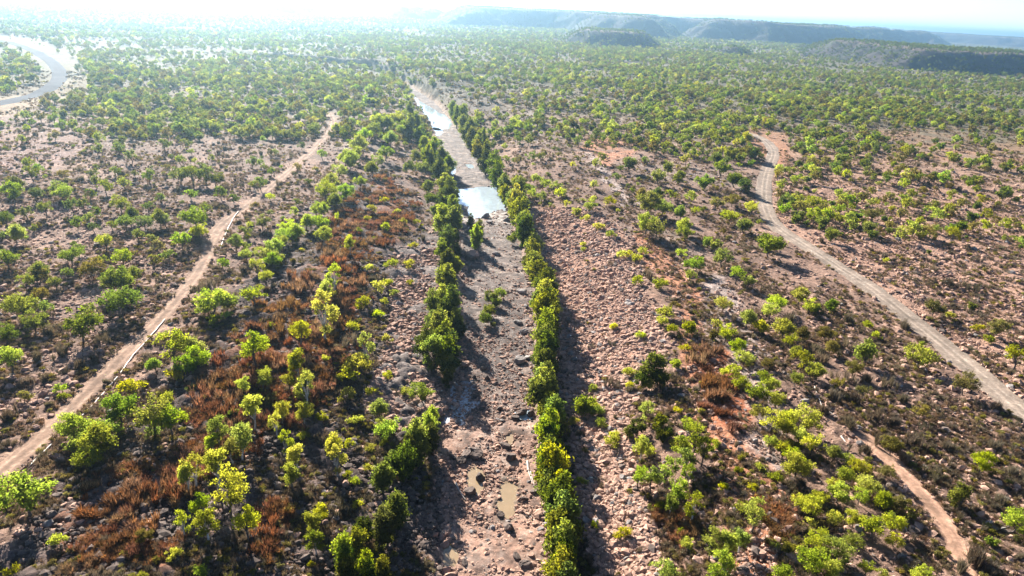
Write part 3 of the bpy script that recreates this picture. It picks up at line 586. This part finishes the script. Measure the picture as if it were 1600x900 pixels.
MIX = {
    'left': [('gum_tree', 'spreading', 'green', 4), ('gum_tree', 'spreading', 'olive', 1), ('gum_tree', 'spreading', 'bright green', 1.5), ('dry_shrub', 'dry', 'grey-brown', 3), ('shrub', 'bushy', 'olive', 2)],
    'grove': [('gum_tree', 'spreading', 'bright green', 3), ('gum_tree', 'lowdense', 'green', 2), ('gum_tree', 'spreading', 'yellow-green', 2), ('gum_tree', 'spreading', 'olive', 2)],
    'right': [('gum_tree', 'spreading', 'yellow-green', 2), ('gum_tree', 'spreading', 'olive', 3), ('gum_tree', 'lowdense', 'green', 2), ('dry_shrub', 'dry', 'grey-brown', 3), ('shrub', 'bushy', 'olive', 3)],
    'verge': [('gum_tree', 'spreading', 'yellow-green', 1), ('dry_shrub', 'dry', 'grey-brown', 5), ('shrub', 'bushy', 'olive', 2)],
    'pale': [('gum_tree', 'spreading', 'green', 3), ('gum_tree', 'spreading', 'bright green', 3), ('gum_tree', 'spreading', 'yellow-green', 2), ('gum_tree', 'spreading', 'olive', 2), ('shrub', 'bushy', 'olive', 2), ('dry_shrub', 'dry', 'grey-brown', 1)],
    'bank': [('shrub', 'bushy', 'yellow', 2), ('shrub', 'bushy', 'olive', 2), ('gum_tree', 'slender', 'yellow-green', 1.3), ('dry_shrub', 'dry', 'grey-brown', 2)],
    'rubble': [('shrub', 'bushy', 'yellow', 2), ('shrub', 'bushy', 'olive', 2), ('dry_shrub', 'dry', 'grey-brown', 1)],
    'scrub': [('shrub', 'bushy', 'green', 3), ('shrub', 'bushy', 'olive', 3), ('dry_shrub', 'dry', 'grey-brown', 2)],
    'wood': [('dry_shrub', 'dry', 'grey-brown', 4.5), ('shrub', 'bushy', 'olive', 4), ('gum_tree', 'spreading', 'green', 5), ('gum_tree', 'spreading', 'olive', 2.5), ('gum_tree', 'spreading', 'bright green', 2.5), ('gum_tree', 'spreading', 'yellow-green', 1), ('gum_tree', 'lowdense', 'green', 1.5)],
}
def pick(mx, n):
    wts = np.array([q[3] for q in mx]); return rng.choice(len(mx), n, p=wts / wts.sum())
R1 = 330.0
nC = 26000
ang = rng.uniform(-.82, .82, nC); rad = np.sqrt(rng.uniform(48 ** 2, R1 ** 2, nC)); AREA = .82 * (R1 ** 2 - 48 ** 2)
cx, cy = rad * np.sin(ang), rad * np.cos(ang)
cz, cdd, cs, ca_, chw, ce = H(cx, cy, True)
cu, cv, _ = project(np.c_[cx, cy, cz])
prob = rng.random(nC); clump = .25 + 1.4 * sm((fbm(cx / 22, cy / 22, 3, 71) - .35) * 3)
tmask = np.full(nC, 99.0)
for k, (L, hw) in TRACKS.items(): tmask = np.minimum(tmask, poly_dist(cx, cy, L)[0] - hw)
hand = np.array([[p[1], p[2]] for p in PL])
cell = {}
for q in PL: cell.setdefault((int(q[1] // 4), int(q[2] // 4)), []).append((q[1], q[2], 1.7 * q[3]))
def crowded(x, y, rr):
    for a in (-1, 0, 1):
        for b in (-1, 0, 1):
            for (px, py, pr) in cell.get((int(x // 4) + a, int(y // 4) + b), ()):
                if (px - x) ** 2 + (py - y) ** 2 < (pr * .8 + rr) ** 2: return True
    return False
zi = np.full(nC, -1); dn = np.full(nC, .007)
for k, (poly, d0, mx) in enumerate(DENS):
    m = inpoly(cu, cv, poly) & (zi < 0); zi[m] = k; dn[m] = d0
dn[(zi < 0) & (cv < 330)] = .017
zi_out = (zi < 0)
okp = (prob < dn * clump * AREA / nC) & (ce > 1.5) & (tmask > 1.6)
for p in (Z_RUBBLE, Z_SCREE): okp &= ~(inpoly(cu, cv, p) & zi_out)
NRUST = 0
for i in np.nonzero((ce > 3) & (prob < .4))[0]:
    if NRUST < 150 and any(inpoly(cu[i:i+1], cv[i:i+1], p)[0] for p in Z_RUST) and fbm(cx[i:i+1] / 9, cy[i:i+1] / 9, 3, 77)[0] > .5:
        NRUST += 1; PL.append(['rust_shrub', cx[i], cy[i], rng.uniform(.7, 1.5), cu[i], cv[i], 'rust-brown', 'rust'])
for i in np.nonzero(okp)[0]:
    mx = MIX[DENS[zi[i]][2]] if zi[i] >= 0 else MIX['pale' if cv[i] < 330 else 'verge']
    kind, fm, hue, _w = mx[pick(mx, 1)[0]]
    s = (.35 + .85 * rng.random() ** 1.4) if kind == 'gum_tree' else rng.uniform(.45, 1.15)
    rr = {'gum_tree': 1.5, 'shrub': .9, 'dry_shrub': .9}[kind] * s
    if crowded(cx[i], cy[i], rr): continue
    cell.setdefault((int(cx[i] // 4), int(cy[i] // 4)), []).append((cx[i], cy[i], rr))
    PL.append([kind, cx[i], cy[i], s, cu[i], cv[i], hue, fm])

# ------------------------------------------------------------------ labels
def u_at(px, v):
    q = sorted([(p[1], p[0]) for p in px]); return np.interp(v, [a for a, b in q], [b for a, b in q])
def where(u, v, x, y):
    _, d, s, a, hw, e = H(np.array([x]), np.array([y]), True); s = s[0]; e = e[0]
    if e < 0.3: z = 'in the creek bed'
    elif s < 0: z = 'by shaded creek edge' if e < 9 else 'beyond the pipe track' if u < u_at(LT_PX[:-2], v) - 4 else 'on the burnt bank'
    elif e < 7: z = 'by sunlit creek edge'
    elif u > u_at(RR_PX[:-1], v) + 4: z = 'past the graded road'
    elif e < 34: z = 'on the rubble bank'
    else: z = 'below the graded road'
    for lim, nm in ((820, "at picture's bottom edge"), (715, 'level with muddy puddles'), (580, 'level with ash patch'), (430, 'level with island bushes'), (345, 'just below blue pool'), (270, 'level with blue pool'), (215, 'just past blue pool'), (-99, 'level with far pool')):
        if v >= lim: return z, nm, abs(s * d[0])
ORD = 'first second third fourth fifth sixth seventh eighth ninth tenth eleventh twelfth thirteenth fourteenth fifteenth sixteenth seventeenth eighteenth nineteenth twentieth'.split()
TENS = {2: 'twenty', 3: 'thirty', 4: 'forty', 5: 'fifty'}
def ordinal(i):
    return ORD[i] if i < 20 else f"{TENS[(i + 1) // 10]}-{ORD[(i + 1) % 10 - 1]}" if (i + 1) % 10 else TENS[(i + 1) // 10][:-1] + 'ieth'
def label_all(items, noun, size_of):
    """items: (object, u, v, x, y, looks); gives every thing words of its own"""
    g = {}
    for o, u, v, x, y, looks, px in items:
        z, b, d = where(u, v, x, y); g.setdefault((size_of(px), looks, z, b), []).append((d, o))
    for (sz, looks, z, b), L in g.items():
        L.sort(key=lambda q: q[0])
        for i, (d, o) in enumerate(L):
            base = ' '.join(f'{sz} {looks} {noun}'.split())
            o['label'] = f"{base} {z} {b}" + (f", {ordinal(i)} from creek" if len(L) > 1 else '')

# ------------------------------------------------------------------ single plants as objects, the far ones as woodland
for p in PL: p.append(p[3] * (FORM[p[7]]['D'] if p[7] in FORM else 3.0) / (np.hypot(p[1], p[2]) + 30))
INFO = {'gum_tree': ('tree', 'gum trees of the dry creek valley', 296), 'shrub': ('shrub', 'low leafy shrubs on the valley slopes', 290), 'dry_shrub': ('shrub', 'dry grey shrubs on the open flats', 250),
        'rust_shrub': ('shrub', 'scorched rust-brown shrubs on the banks', 290), 'riverside_tree': ('tree', 'dense trees lining the creek', 290)}
ADJ = {'spreading': '', 'slender': 'slender', 'bushy': '', 'hedge': '', 'lowdense': 'round', 'dry': '', 'rust': ''}
REST = []
def vis(p): return -30 < p[4] < 1630 and -10 < p[5] < 935
for kind, (cat, grp, most) in INFO.items():
    L = sorted([p for p in PL if p[0] == kind], key=lambda q: -q[8]); n = 0; items = []
    for p in L:
        if n >= most or not vis(p): REST.append(p); continue
        n += 1; _, x, y, s, u, v, hue, fm, px = p
        z = float(H(np.array([x]), np.array([y]))[0]); k = int(rng.integers(NV)); rot = rng.uniform(0, 6.283); sz = s * rng.uniform(.92, 1.15)
        if fm in FORM and kind != 'shrub':
            t = bpy.data.objects.new(kind, None); COL.objects.link(t)
            bk = BARK_PALE if (fm == 'slender' and k % 2) else BARK
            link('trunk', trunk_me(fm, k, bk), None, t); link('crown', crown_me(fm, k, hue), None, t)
        elif fm in FORM: t = link(kind, crown_me(fm, k, hue))
        else: t = link(kind, spray_me(fm, k % 4))
        t.location = (x, y, z - .05); t.rotation_euler = (0, 0, rot); t.scale = (s, s, sz * (1.08 if kind == 'riverside_tree' else 1))
        t['category'] = cat; t['group'] = grp
        pxw = p[8] * FOC
        items.append((t, u, v, x, y, (ADJ[fm] + ' ' + hue).strip(), px * FOC))
    q = sorted(i[6] for i in items); big = q[int(len(q) * .72)] if q else 0; sml = q[int(len(q) * .3)] if q else 0
    label_all(items, {'riverside_tree': 'bank tree', 'gum_tree': 'tree'}.get(kind, 'shrub'), lambda px: 'large' if px > big else 'small' if px < sml else '')

# ------------------------------------------------------------------ instanced stuff
PRO = bpy.data.collections.new('kinds')
def proto_coll(name, meshes):
    c = bpy.data.collections.new(name)
    for i, me in enumerate(meshes):
        c.objects.link(bpy.data.objects.new(f'{name}_{i:02d}', me))
    return c
def scatter(name, P, scale, idx, coll, tilt=0.0):
    n = len(P); me = bpy.data.meshes.new(name); me.vertices.add(n); me.vertices.foreach_set('co', np.asarray(P, np.float32).ravel())
    a = me.attributes.new('idx', 'INT', 'POINT'); a.data.foreach_set('value', np.asarray(idx, np.int32))
    a = me.attributes.new('scl', 'FLOAT_VECTOR', 'POINT'); a.data.foreach_set('vector', np.asarray(scale, np.float32).ravel())
    r = np.c_[rng.normal(0, 1, n) * tilt, rng.normal(0, 1, n) * tilt, rng.uniform(0, 6.283, n)]
    a = me.attributes.new('rot', 'FLOAT_VECTOR', 'POINT'); a.data.foreach_set('vector', r.astype(np.float32).ravel())
    g = bpy.data.node_groups.new(name, 'GeometryNodeTree')
    g.interface.new_socket('Geometry', in_out='INPUT', socket_type='NodeSocketGeometry'); g.interface.new_socket('Geometry', in_out='OUTPUT', socket_type='NodeSocketGeometry')
    gi = g.nodes.new('NodeGroupInput'); go = g.nodes.new('NodeGroupOutput'); ci = g.nodes.new('GeometryNodeCollectionInfo')
    ci.inputs['Collection'].default_value = coll; ci.inputs['Separate Children'].default_value = True; ci.inputs['Reset Children'].default_value = True
    ip = g.nodes.new('GeometryNodeInstanceOnPoints'); ip.inputs['Pick Instance'].default_value = True
    def attr(nm, ty):
        q = g.nodes.new('GeometryNodeInputNamedAttribute'); q.data_type = ty; q.inputs['Name'].default_value = nm; return q.outputs['Attribute']
    e2 = g.nodes.new('FunctionNodeEulerToRotation')
    g.links.new(gi.outputs[0], ip.inputs['Points']); g.links.new(ci.outputs[0], ip.inputs['Instance']); g.links.new(attr('idx', 'INT'), ip.inputs['Instance Index'])
    g.links.new(attr('scl', 'FLOAT_VECTOR'), ip.inputs['Scale']); g.links.new(attr('rot', 'FLOAT_VECTOR'), e2.inputs[0]); g.links.new(e2.outputs[0], ip.inputs['Rotation'])
    g.links.new(ip.outputs[0], go.inputs[0])
    o = link(name, me); m = o.modifiers.new('scatter', 'NODES'); m.node_group = g; o['kind'] = 'stuff'; return o

# far trees: light meshes, crown and trunk in one
HUES = ['green', 'olive', 'bright green', 'yellow-green', 'dark green']
lods = []; LODI = {}
for fm in ('spreading', 'lowdense', 'slender'):
    for hi, hue in enumerate(HUES):
        for k in range(2):
            V, F, T_, C_ = crown(fm, 100 * list(FORM).index(fm) + k, .32); tv, tf = trunk(fm, 100 * list(FORM).index(fm) + k, C_[:4])
            me = mesh_np('far_tree', np.vstack([V, tv]), np.vstack([F, tf + len(V)]), None, False, np.r_[T_, np.zeros(len(tv))])
            me.materials.append(LEAF[hue]); me.materials.append(BARK)
            me.polygons.foreach_set('material_index', np.r_[np.zeros(len(F), np.int32), np.ones(len(tf), np.int32)])
            LODI.setdefault((fm, hue), []).append(len(lods)); lods.append(me)
for hue in ('yellow', 'olive', 'green', 'bright green'):
    V, F, T_, C_ = crown('bushy', 200, .4); me = mesh_np('far_shrub', V, F, None, False, T_); me.materials.append(LEAF[hue]); LODI.setdefault(('bushy', hue), []).append(len(lods)); lods.append(me)
for fm, hue in (('dry', 'grey-brown'), ('rust', 'rust-brown')):
    LODI[fm, hue] = [len(lods)]; lods.append(spray_me(fm, 1))
LODI['hedge', 'dark green'] = LODI['slender', 'dark green']; LODI['hedge', 'yellow-tipped'] = LODI['slender', 'yellow-green']; LODI['hedge', 'bright green'] = LODI['slender', 'bright green']; LODI['hedge', 'green'] = LODI['slender', 'green']
# random woodland from here to the hills
def fan(n, r0, r1, half=.80):
    a = rng.uniform(-half, half, n); r = np.sqrt(rng.uniform(r0 ** 2, r1 ** 2, n)); return r * np.sin(a), r * np.cos(a), half * (r1 ** 2 - r0 ** 2)
WX, WY, WS, WI = [], [], [], []
for r0, r1, dens in ((R1, 700, .046), (700, 1400, .034), (1400, 2700, .0160), (2700, 5200, .0016)):
    n = int(dens * 2 * .80 * (r1 ** 2 - r0 ** 2) / 2 * 1.6); x, y, A = fan(n, r0, r1)
    cl = (.22 + .78 * sm((fbm(x / 55, y / 55, 3, 73) - .30) * 3.2)) * (.55 + .45 * sm((fbm(x / 240, y / 240, 2, 74) - .35) * 4))
    z_, d_, s_, a_, hw_, e_ = H(x, y, True); u_, v_, _ = project(np.c_[x, y, z_])
    k = (rng.random(n) < cl / 1.0) & (e_ > 1.5)
    for key, (L, hw) in TRACKS.items(): k &= poly_dist(x, y, L)[0] > hw + (7 if key == 'sealed_road' else 2)
    for p, q in ((Z_SAND, .93), (Z_ORANGE[1], .62), (Z_ORANGE[2], .8), (Z_CLIFF, .45)): k &= ~(inpoly(u_, v_, p) & (rng.random(n) < q))
    # thinner, paler scrub left of the bend, thick green tongues along the creek
    x, y, e_, u_, v_ = x[k], y[k], e_[k], u_[k], v_[k]
    mx = MIX['wood']; c = pick(mx, len(x))
    WX.append(x); WY.append(y); WS.append((.42 + .85 * rng.random(len(x)) ** 1.35) * (1 + .12 * (r0 > 1000)))
    WI.append(np.array([LODI[mx[j][1], mx[j][2]][rng.integers(len(LODI[mx[j][1], mx[j][2]]))] for j in c]))
x, y, s_, i_ = map(np.concatenate, (WX, WY, WS, WI))
z = H(x, y) - .1
hp = HT; hs = rng.uniform(.6, 1.3, len(hp)); hi_ = np.array([LODI['spreading', ('green', 'dark green', 'dark green')[q]][0] for q in rng.integers(0, 3, len(hp))])
rx = np.array([[p[1], p[2], p[3]] for p in REST]); rz_ = H(rx[:, 0], rx[:, 1]) - .05
ri = np.array([LODI[p[7], p[6]][0] for p in REST])
Pw = np.vstack([np.c_[x, y, z], hp, np.c_[rx[:, 0], rx[:, 1], rz_]]); Sw = np.r_[s_, hs, rx[:, 2]]; Iw = np.r_[i_, hi_, ri]
wd = scatter('woodland', Pw, np.c_[Sw, Sw, Sw * rng.uniform(.85, 1.2, len(Sw))], Iw, proto_coll('far_plants', lods), .04)
wd['label'] = 'open woodland of grey-green trees stretching to the hills'
print('plants', len(PL), 'rest', len(REST), 'woodland', len(Sw), 'hill', len(hp))

# ------------------------------------------------------------------ stones
def rock_me(seed, m, sub=2):
    r = np.random.default_rng(seed); bm = __import__('bmesh').new(); __import__('bmesh').ops.create_icosphere(bm, subdivisions=sub, radius=1.0)
    pl = [(q / np.linalg.norm(q), r.uniform(.48, .9)) for q in r.normal(size=(13, 3))]
    for v in bm.verts:
        p = np.array(v.co)
        for n, d in pl:
            e = p @ n - d
            if e > 0: p = p - n * e
        p = p * (1, .8 + .2 * r.random() * 0, .62) + r.normal(size=3) * .02; v.co = p
    me = bpy.data.meshes.new('rock'); bm.to_mesh(me); bm.free(); me.materials.append(m); return me
RK = [rock_me(k, (ROCK_P, ROCK_P, ROCK_G, ROCK_D)[k % 4], 1) for k in range(12)]
def scatter_zone(n, r0, r1, keep):
    a = rng.uniform(-.80, .80, n); r = np.exp(rng.uniform(math.log(r0), math.log(r1), n)); x, y = r * np.sin(a), r * np.cos(a)
    z, d, s, ar, hw, e = H(x, y, True); u, v, _ = project(np.c_[x, y, z]); k = keep(u, v, x, y, s, e); return x[k], y[k], z[k], e[k]
def inz(u, v, P): return inpoly(u, v, P)
tr = lambda x, y: np.min([poly_dist(x, y, L)[0] - hw for L, hw in TRACKS.values()], axis=0)
x, y, z, e = scatter_zone(190000, 55, 330, lambda u, v, x, y, s, e: (tr(x, y) > .3) & (rng.random(len(x)) < np.where(e < -1, .35, np.where(inz(u, v, Z_RUBBLE) | inz(u, v, Z_SCREE), .95, np.where(inz(u, v, Z_BURNT), .6, .42))) * (.3 + fbm(x / 7, y / 7, 3, 81))))
def px_stones(n, polys, keep=1.0):
    out = []
    for poly in polys:
        q = np.asarray(poly, float); b0, b1 = q.min(0), q.max(0); m = int(n)
        u = rng.uniform(b0[0], b1[0], m); v = rng.uniform(max(b0[1], 250), b1[1], m); k = inpoly(u + rng.normal(0, 8, m), v, poly); P = ground_pt(u[k], v[k]); out.append(P)
    return np.vstack(out)
EX = np.vstack([px_stones(100000, [Z_RUBBLE]), px_stones(30000, [[(p[0], p[2]) for p in CREEK_PX[:14]] + [(p[1], p[2]) for p in CREEK_PX[:14]][::-1]]), px_stones(20000, [Z_SCREE]), px_stones(24000, [Z_BURNT]), px_stones(22000, [Z_RIGHT]), px_stones(9000, [Z_ORANGE[0], [(1100, 440), (1200, 370), (1350, 470), (1640, 700), (1640, 940), (1500, 940), (1340, 690), (1240, 640)]]), px_stones(16000, [[(-20, 250), (320, 330), (300, 450), (-20, 700)]])])
x = np.r_[x, EX[:, 0]]; y = np.r_[y, EX[:, 1]]; z, d_, s_, a_, h_, e = H(x, y, True)
su, sv, _ = project(np.c_[x, y, z]); wetp = np.zeros(len(x), bool)
for nm, pl, kd, lb in POOLS: wetp |= inpoly(su, sv, np.mean(pl, 0) + (np.asarray(pl, float) - np.mean(pl, 0)) * 1.12)
k = (tr(x, y) > .2) & ~wetp; x, y, z, e = x[k], y[k], z[k], e[k]
S = np.exp(rng.normal(-1.82, .68, len(x))).clip(.06, .9) * (1 + .0022 * np.hypot(x, y))
wt = np.where(e < -1, .62, 1); S = S * wt
kp = (x, y, z)
bzr = project(np.c_[x, y, z]); bzr = inz(bzr[0], bzr[1], Z_BURNT) & ~inz(bzr[0], bzr[1], Z_SCREE)
ii = np.where(bzr & (rng.random(len(x)) < .85), rng.choice([3, 7, 11], len(x)), np.where(rng.random(len(x)) < .88, rng.choice([0, 1, 4, 5, 8, 9], len(x)), rng.choice([2, 3, 6, 7, 10, 11], len(x))))
rub = scatter('rubble', np.c_[x, y, z + S * .12], np.c_[S, S * rng.uniform(.7, 1.2, len(S)), S * rng.uniform(.6, 1.2, len(S))], ii, proto_coll('stones', RK), .25)
rub['label'] = 'loose pinkish stones and clods scattered over the slopes'
# dry grass and low ground cover
x, y, z, e = scatter_zone(150000, 55, 620, lambda u, v, x, y, s, e: (tr(x, y) > .4) & (e > 2) & (rng.random(len(x)) < np.where(inz(u, v, Z_RUBBLE) | inz(u, v, Z_SCREE), .05, .6) * (fbm(x / 9, y / 9, 3, 83) > .43)))
gm = [spray_me('straw', 0), spray_me('straw', 1), spray_me('dry', 0), spray_me('dry', 2), lods[LODI['bushy', 'olive'][0]], spray_me('rust', 0), spray_me('rust', 2)]
gi_ = rng.choice(5, len(x), p=[.47, .33, .05, .06, .09]); uq, vq, _ = project(np.c_[x, y, z]); rq = np.zeros(len(x), bool)
for p in Z_RUST + Z_RUSTR: rq |= inpoly(uq + (fbm(x / 4, y / 4, 2, 85) - .5) * 60, vq, p)
gi_ = np.where(rq & (rng.random(len(x)) < .6), rng.integers(5, 7, len(x)), gi_)
S = rng.uniform(.5, 1.1, len(x)) * np.where(gi_ >= 5, .62, np.where(gi_ >= 2, .5, 1)) * (1 + .0015 * np.hypot(x, y))
gr = scatter('dry_grass', np.c_[x, y, z], np.c_[S, S, S * .8], gi_, proto_coll('tufts', gm), .1); gr['label'] = 'dry grass tufts and twiggy ground cover'
print('rubble', len(kp[0]), 'grass', len(x))

# boulders one can pick out
BO = """735 771 22 D,750 747 16 D,795 826 22 D,728 712 20 D,745 714 24 D,707 716 16 D,721 722 18 D,742 705 18 D,791 698 16 D,797 717 22 D,781 806 14 D,760 591 14 D,816 457 16 G,811 565 22 G,738 401 22 P,726 571 18 P,756 577 12 D,815 646 18 D,805 655 14 D,830 648 14 D,775 398 12 G,783 420 10 D,758 340 14 G,765 348 12 G,792 345 12 G,727 380 14 G,795 372 12 D,733 405 18 D,750 810 10 D,760 860 9 D,820 885 18 D,808 872 16 D,830 870 12 P,700 845 12 P,725 880 14 D,706 890 10 D,819 780 12 D,834 771 14 D,812 800 10 P,840 700 10 P,716 660 12 G,708 640 12 G,735 655 10 P,825 560 12 G,818 520 12 G,810 505 14 G,822 480 10 G,752 640 8 D,780 640 10 D,790 620 8 D,775 600 9 D,745 620 9 D,740 590 10 D,600 760 22 P,592 790 20 P,585 765 16 G,548 790 14 G,540 830 16 G,525 812 18 G,505 770 14 G,515 800 12 G,570 812 14 P,545 845 14 G,595 850 14 P,430 790 14 G,60 790 16 P,90 775 16 D,75 800 18 D,100 790 14 P,70 870 16 P,50 850 16 D,120 855 14 G,150 745 14 P,165 730 14 P,190 710 14 G,200 690 14 P,130 760 14 D,240 730 14 P,245 745 14 P,110 735 16 D,60 830 14 P,30 860 16 P,30 660 14 P,55 670 16 P,80 650 12 P,280 630 12 G,300 655 12 G,350 540 12 D,335 525 12 D,375 520 12 D,360 550 12 D,610 640 12 P,580 660 12 G,565 700 12 P,680 615 14 P,685 640 12 P,640 580 10 G,620 560 10 G,640 530 10 P,610 500 10 P,925 600 12 D,940 590 16 D,960 620 12 D,955 735 14 P,985 790 14 D,950 800 14 P,1010 800 14 D,1000 850 14 P,960 870 14 P,930 690 12 P,975 720 12 D,1065 620 16 G,1075 650 14 D,1060 680 14 D,1110 860 16 D,1090 870 14 D,1170 720 14 P,1180 690 12 G,1200 720 12 G,1240 850 14 D,1210 860 12 D,1060 460 12 D,1020 490 12 D,1000 470 10 D""".replace('\n', '').split(',')
BM = {c: [rock_me(40 + k, m, 3) for k in range(4)] for c, m in (('D', ROCK_D), ('G', ROCK_G), ('P', ROCK_P))}
items = []
for q in BO:
    u, v, px, c = q.split(); u, v, px = float(u), float(v), float(px)
    P = ground_pt(np.array([u]), np.array([v]))[0]; dep = (P - CAM) @ _F; s = px * dep / FOC * (.66 if 685 < u < 850 else .52)
    o = link('boulder', BM[c][int(rng.integers(4))]); o.location = (P[0], P[1], P[2] + s * .18); o.rotation_euler = (rng.normal() * .12, rng.normal() * .12, rng.uniform(0, 6.28)); o.scale = (s * rng.uniform(.9, 1.15), s * rng.uniform(.75, 1), s * rng.uniform(.85, 1.2))
    o['category'] = 'boulder'; o['group'] = 'boulders along the creek valley'
    items.append((o, u, v, P[0], P[1], {'D': 'dark', 'G': 'grey', 'P': 'pinkish'}[c], px))
label_all(items, 'boulder', lambda px: 'large' if px >= 18 else 'small' if px <= 10 else '')

# ------------------------------------------------------------------ pipe beside the track, fallen trunks, dead trees
def px_tube(name, pts, rad, m, lab, cat, lift=.08, taper=False):
    P = ground_pt(np.array([p[0] for p in pts], float), np.array([p[1] for p in pts], float)); L = resample(smooth_line(P, 2), .8)
    L[:, 2] = H(L[:, 0], L[:, 1]) + lift + rad
    L[:, :2] += (fbm(np.arange(len(L)) / 3.0, np.zeros(len(L)), 2, hash(name) % 9)[:, None] - .5) * .25
    r = np.linspace(rad * 1.25, rad * .4, len(L)) if taper else np.full(len(L), rad)
    o = link(name, mesh_np(name, *tube(L, r, 8)), m); o['label'] = lab; o['category'] = cat; return o
for pts, lab in (([(373, 331), (365, 340), (357, 356), (348, 376), (344, 390)], 'white pipe curving beside the pipe track bend, farthest length'),
                 ([(258, 500), (232, 530), (205, 560), (188, 584)], 'long pale pipe length along the straight of the track'),
                 ([(184, 590), (165, 612), (145, 634), (128, 651)], 'pale pipe length just above the yellow-green roadside trees'),
                 ([(82, 695), (64, 712), (46, 730)], 'white pipe length at the lower end of the pipe track')):
    px_tube('water_pipe', pts,   .10, PIPE_M, lab, 'pipe')['group'] = 'pipe lengths beside the track'
DEADW = plain('dead_wood', (.46, .40, .35), .9, .1, .2)
for pts, r, lab in (([(824, 722), (827, 740), (832, 758)], .16, 'pale fallen trunk lying beside the sunlit hedge'),
                    ([(829, 738), (834, 754), (836, 762)], .12, 'shorter pale log against the sunlit hedge'),
                    ([(712, 756), (719, 768), (727, 782)], .14, 'curved bleached log next to the dark boulder by the winding puddle'),
                    ([(1273, 605), (1279, 622), (1285, 638)], .10, 'thin white fallen trunk among shadows below the graded road'),
                    ([(1314, 682), (1322, 692), (1330, 703)], .09, 'thin bleached trunk lying near the faint track start'),
                    ([(1290, 640), (1302, 648), (1316, 657)], .08, 'slim grey log lying in long shadow below the graded road'),
                    ([(1410, 815), (1414, 823), (1417, 830)], .09, 'short white trunk at the edge of the faint track trees')):
    o = px_tube('fallen_log', pts, r, DEADW, lab, 'log', .02, True)

# ------------------------------------------------------------------ the air: thin dusty haze round everything seen
def haze():
    x, y0, y1, z0, z1 = 17500, -1500, 17500, -14, 130
    V = [(-x, y0, z0), (x, y0, z0), (x, y1, z0), (-x, y1, z0), (-x, y0, z1), (x, y0, z1), (x, y1, z1), (-x, y1, z1)]
    F = [(0, 3, 2, 1), (4, 5, 6, 7), (0, 1, 5, 4), (1, 2, 6, 5), (2, 3, 7, 6), (3, 0, 4, 7)]
    me = bpy.data.meshes.new('haze'); me.from_pydata(V, [], F); o = link('haze', me); o['kind'] = 'stuff'
    m, t = mat('haze_air'); v = N(t, 'ShaderNodeVolumePrincipled'); v.inputs['Density'].default_value = HAZE_DENSITY
    v.inputs['Color'].default_value = (*HAZE_COLOR, 1); v.inputs['Anisotropy'].default_value = HAZE_G
    ou = N(t, 'ShaderNodeOutputMaterial'); t.links.new(v.outputs[0], ou.inputs['Volume']); me.materials.append(m)
haze()
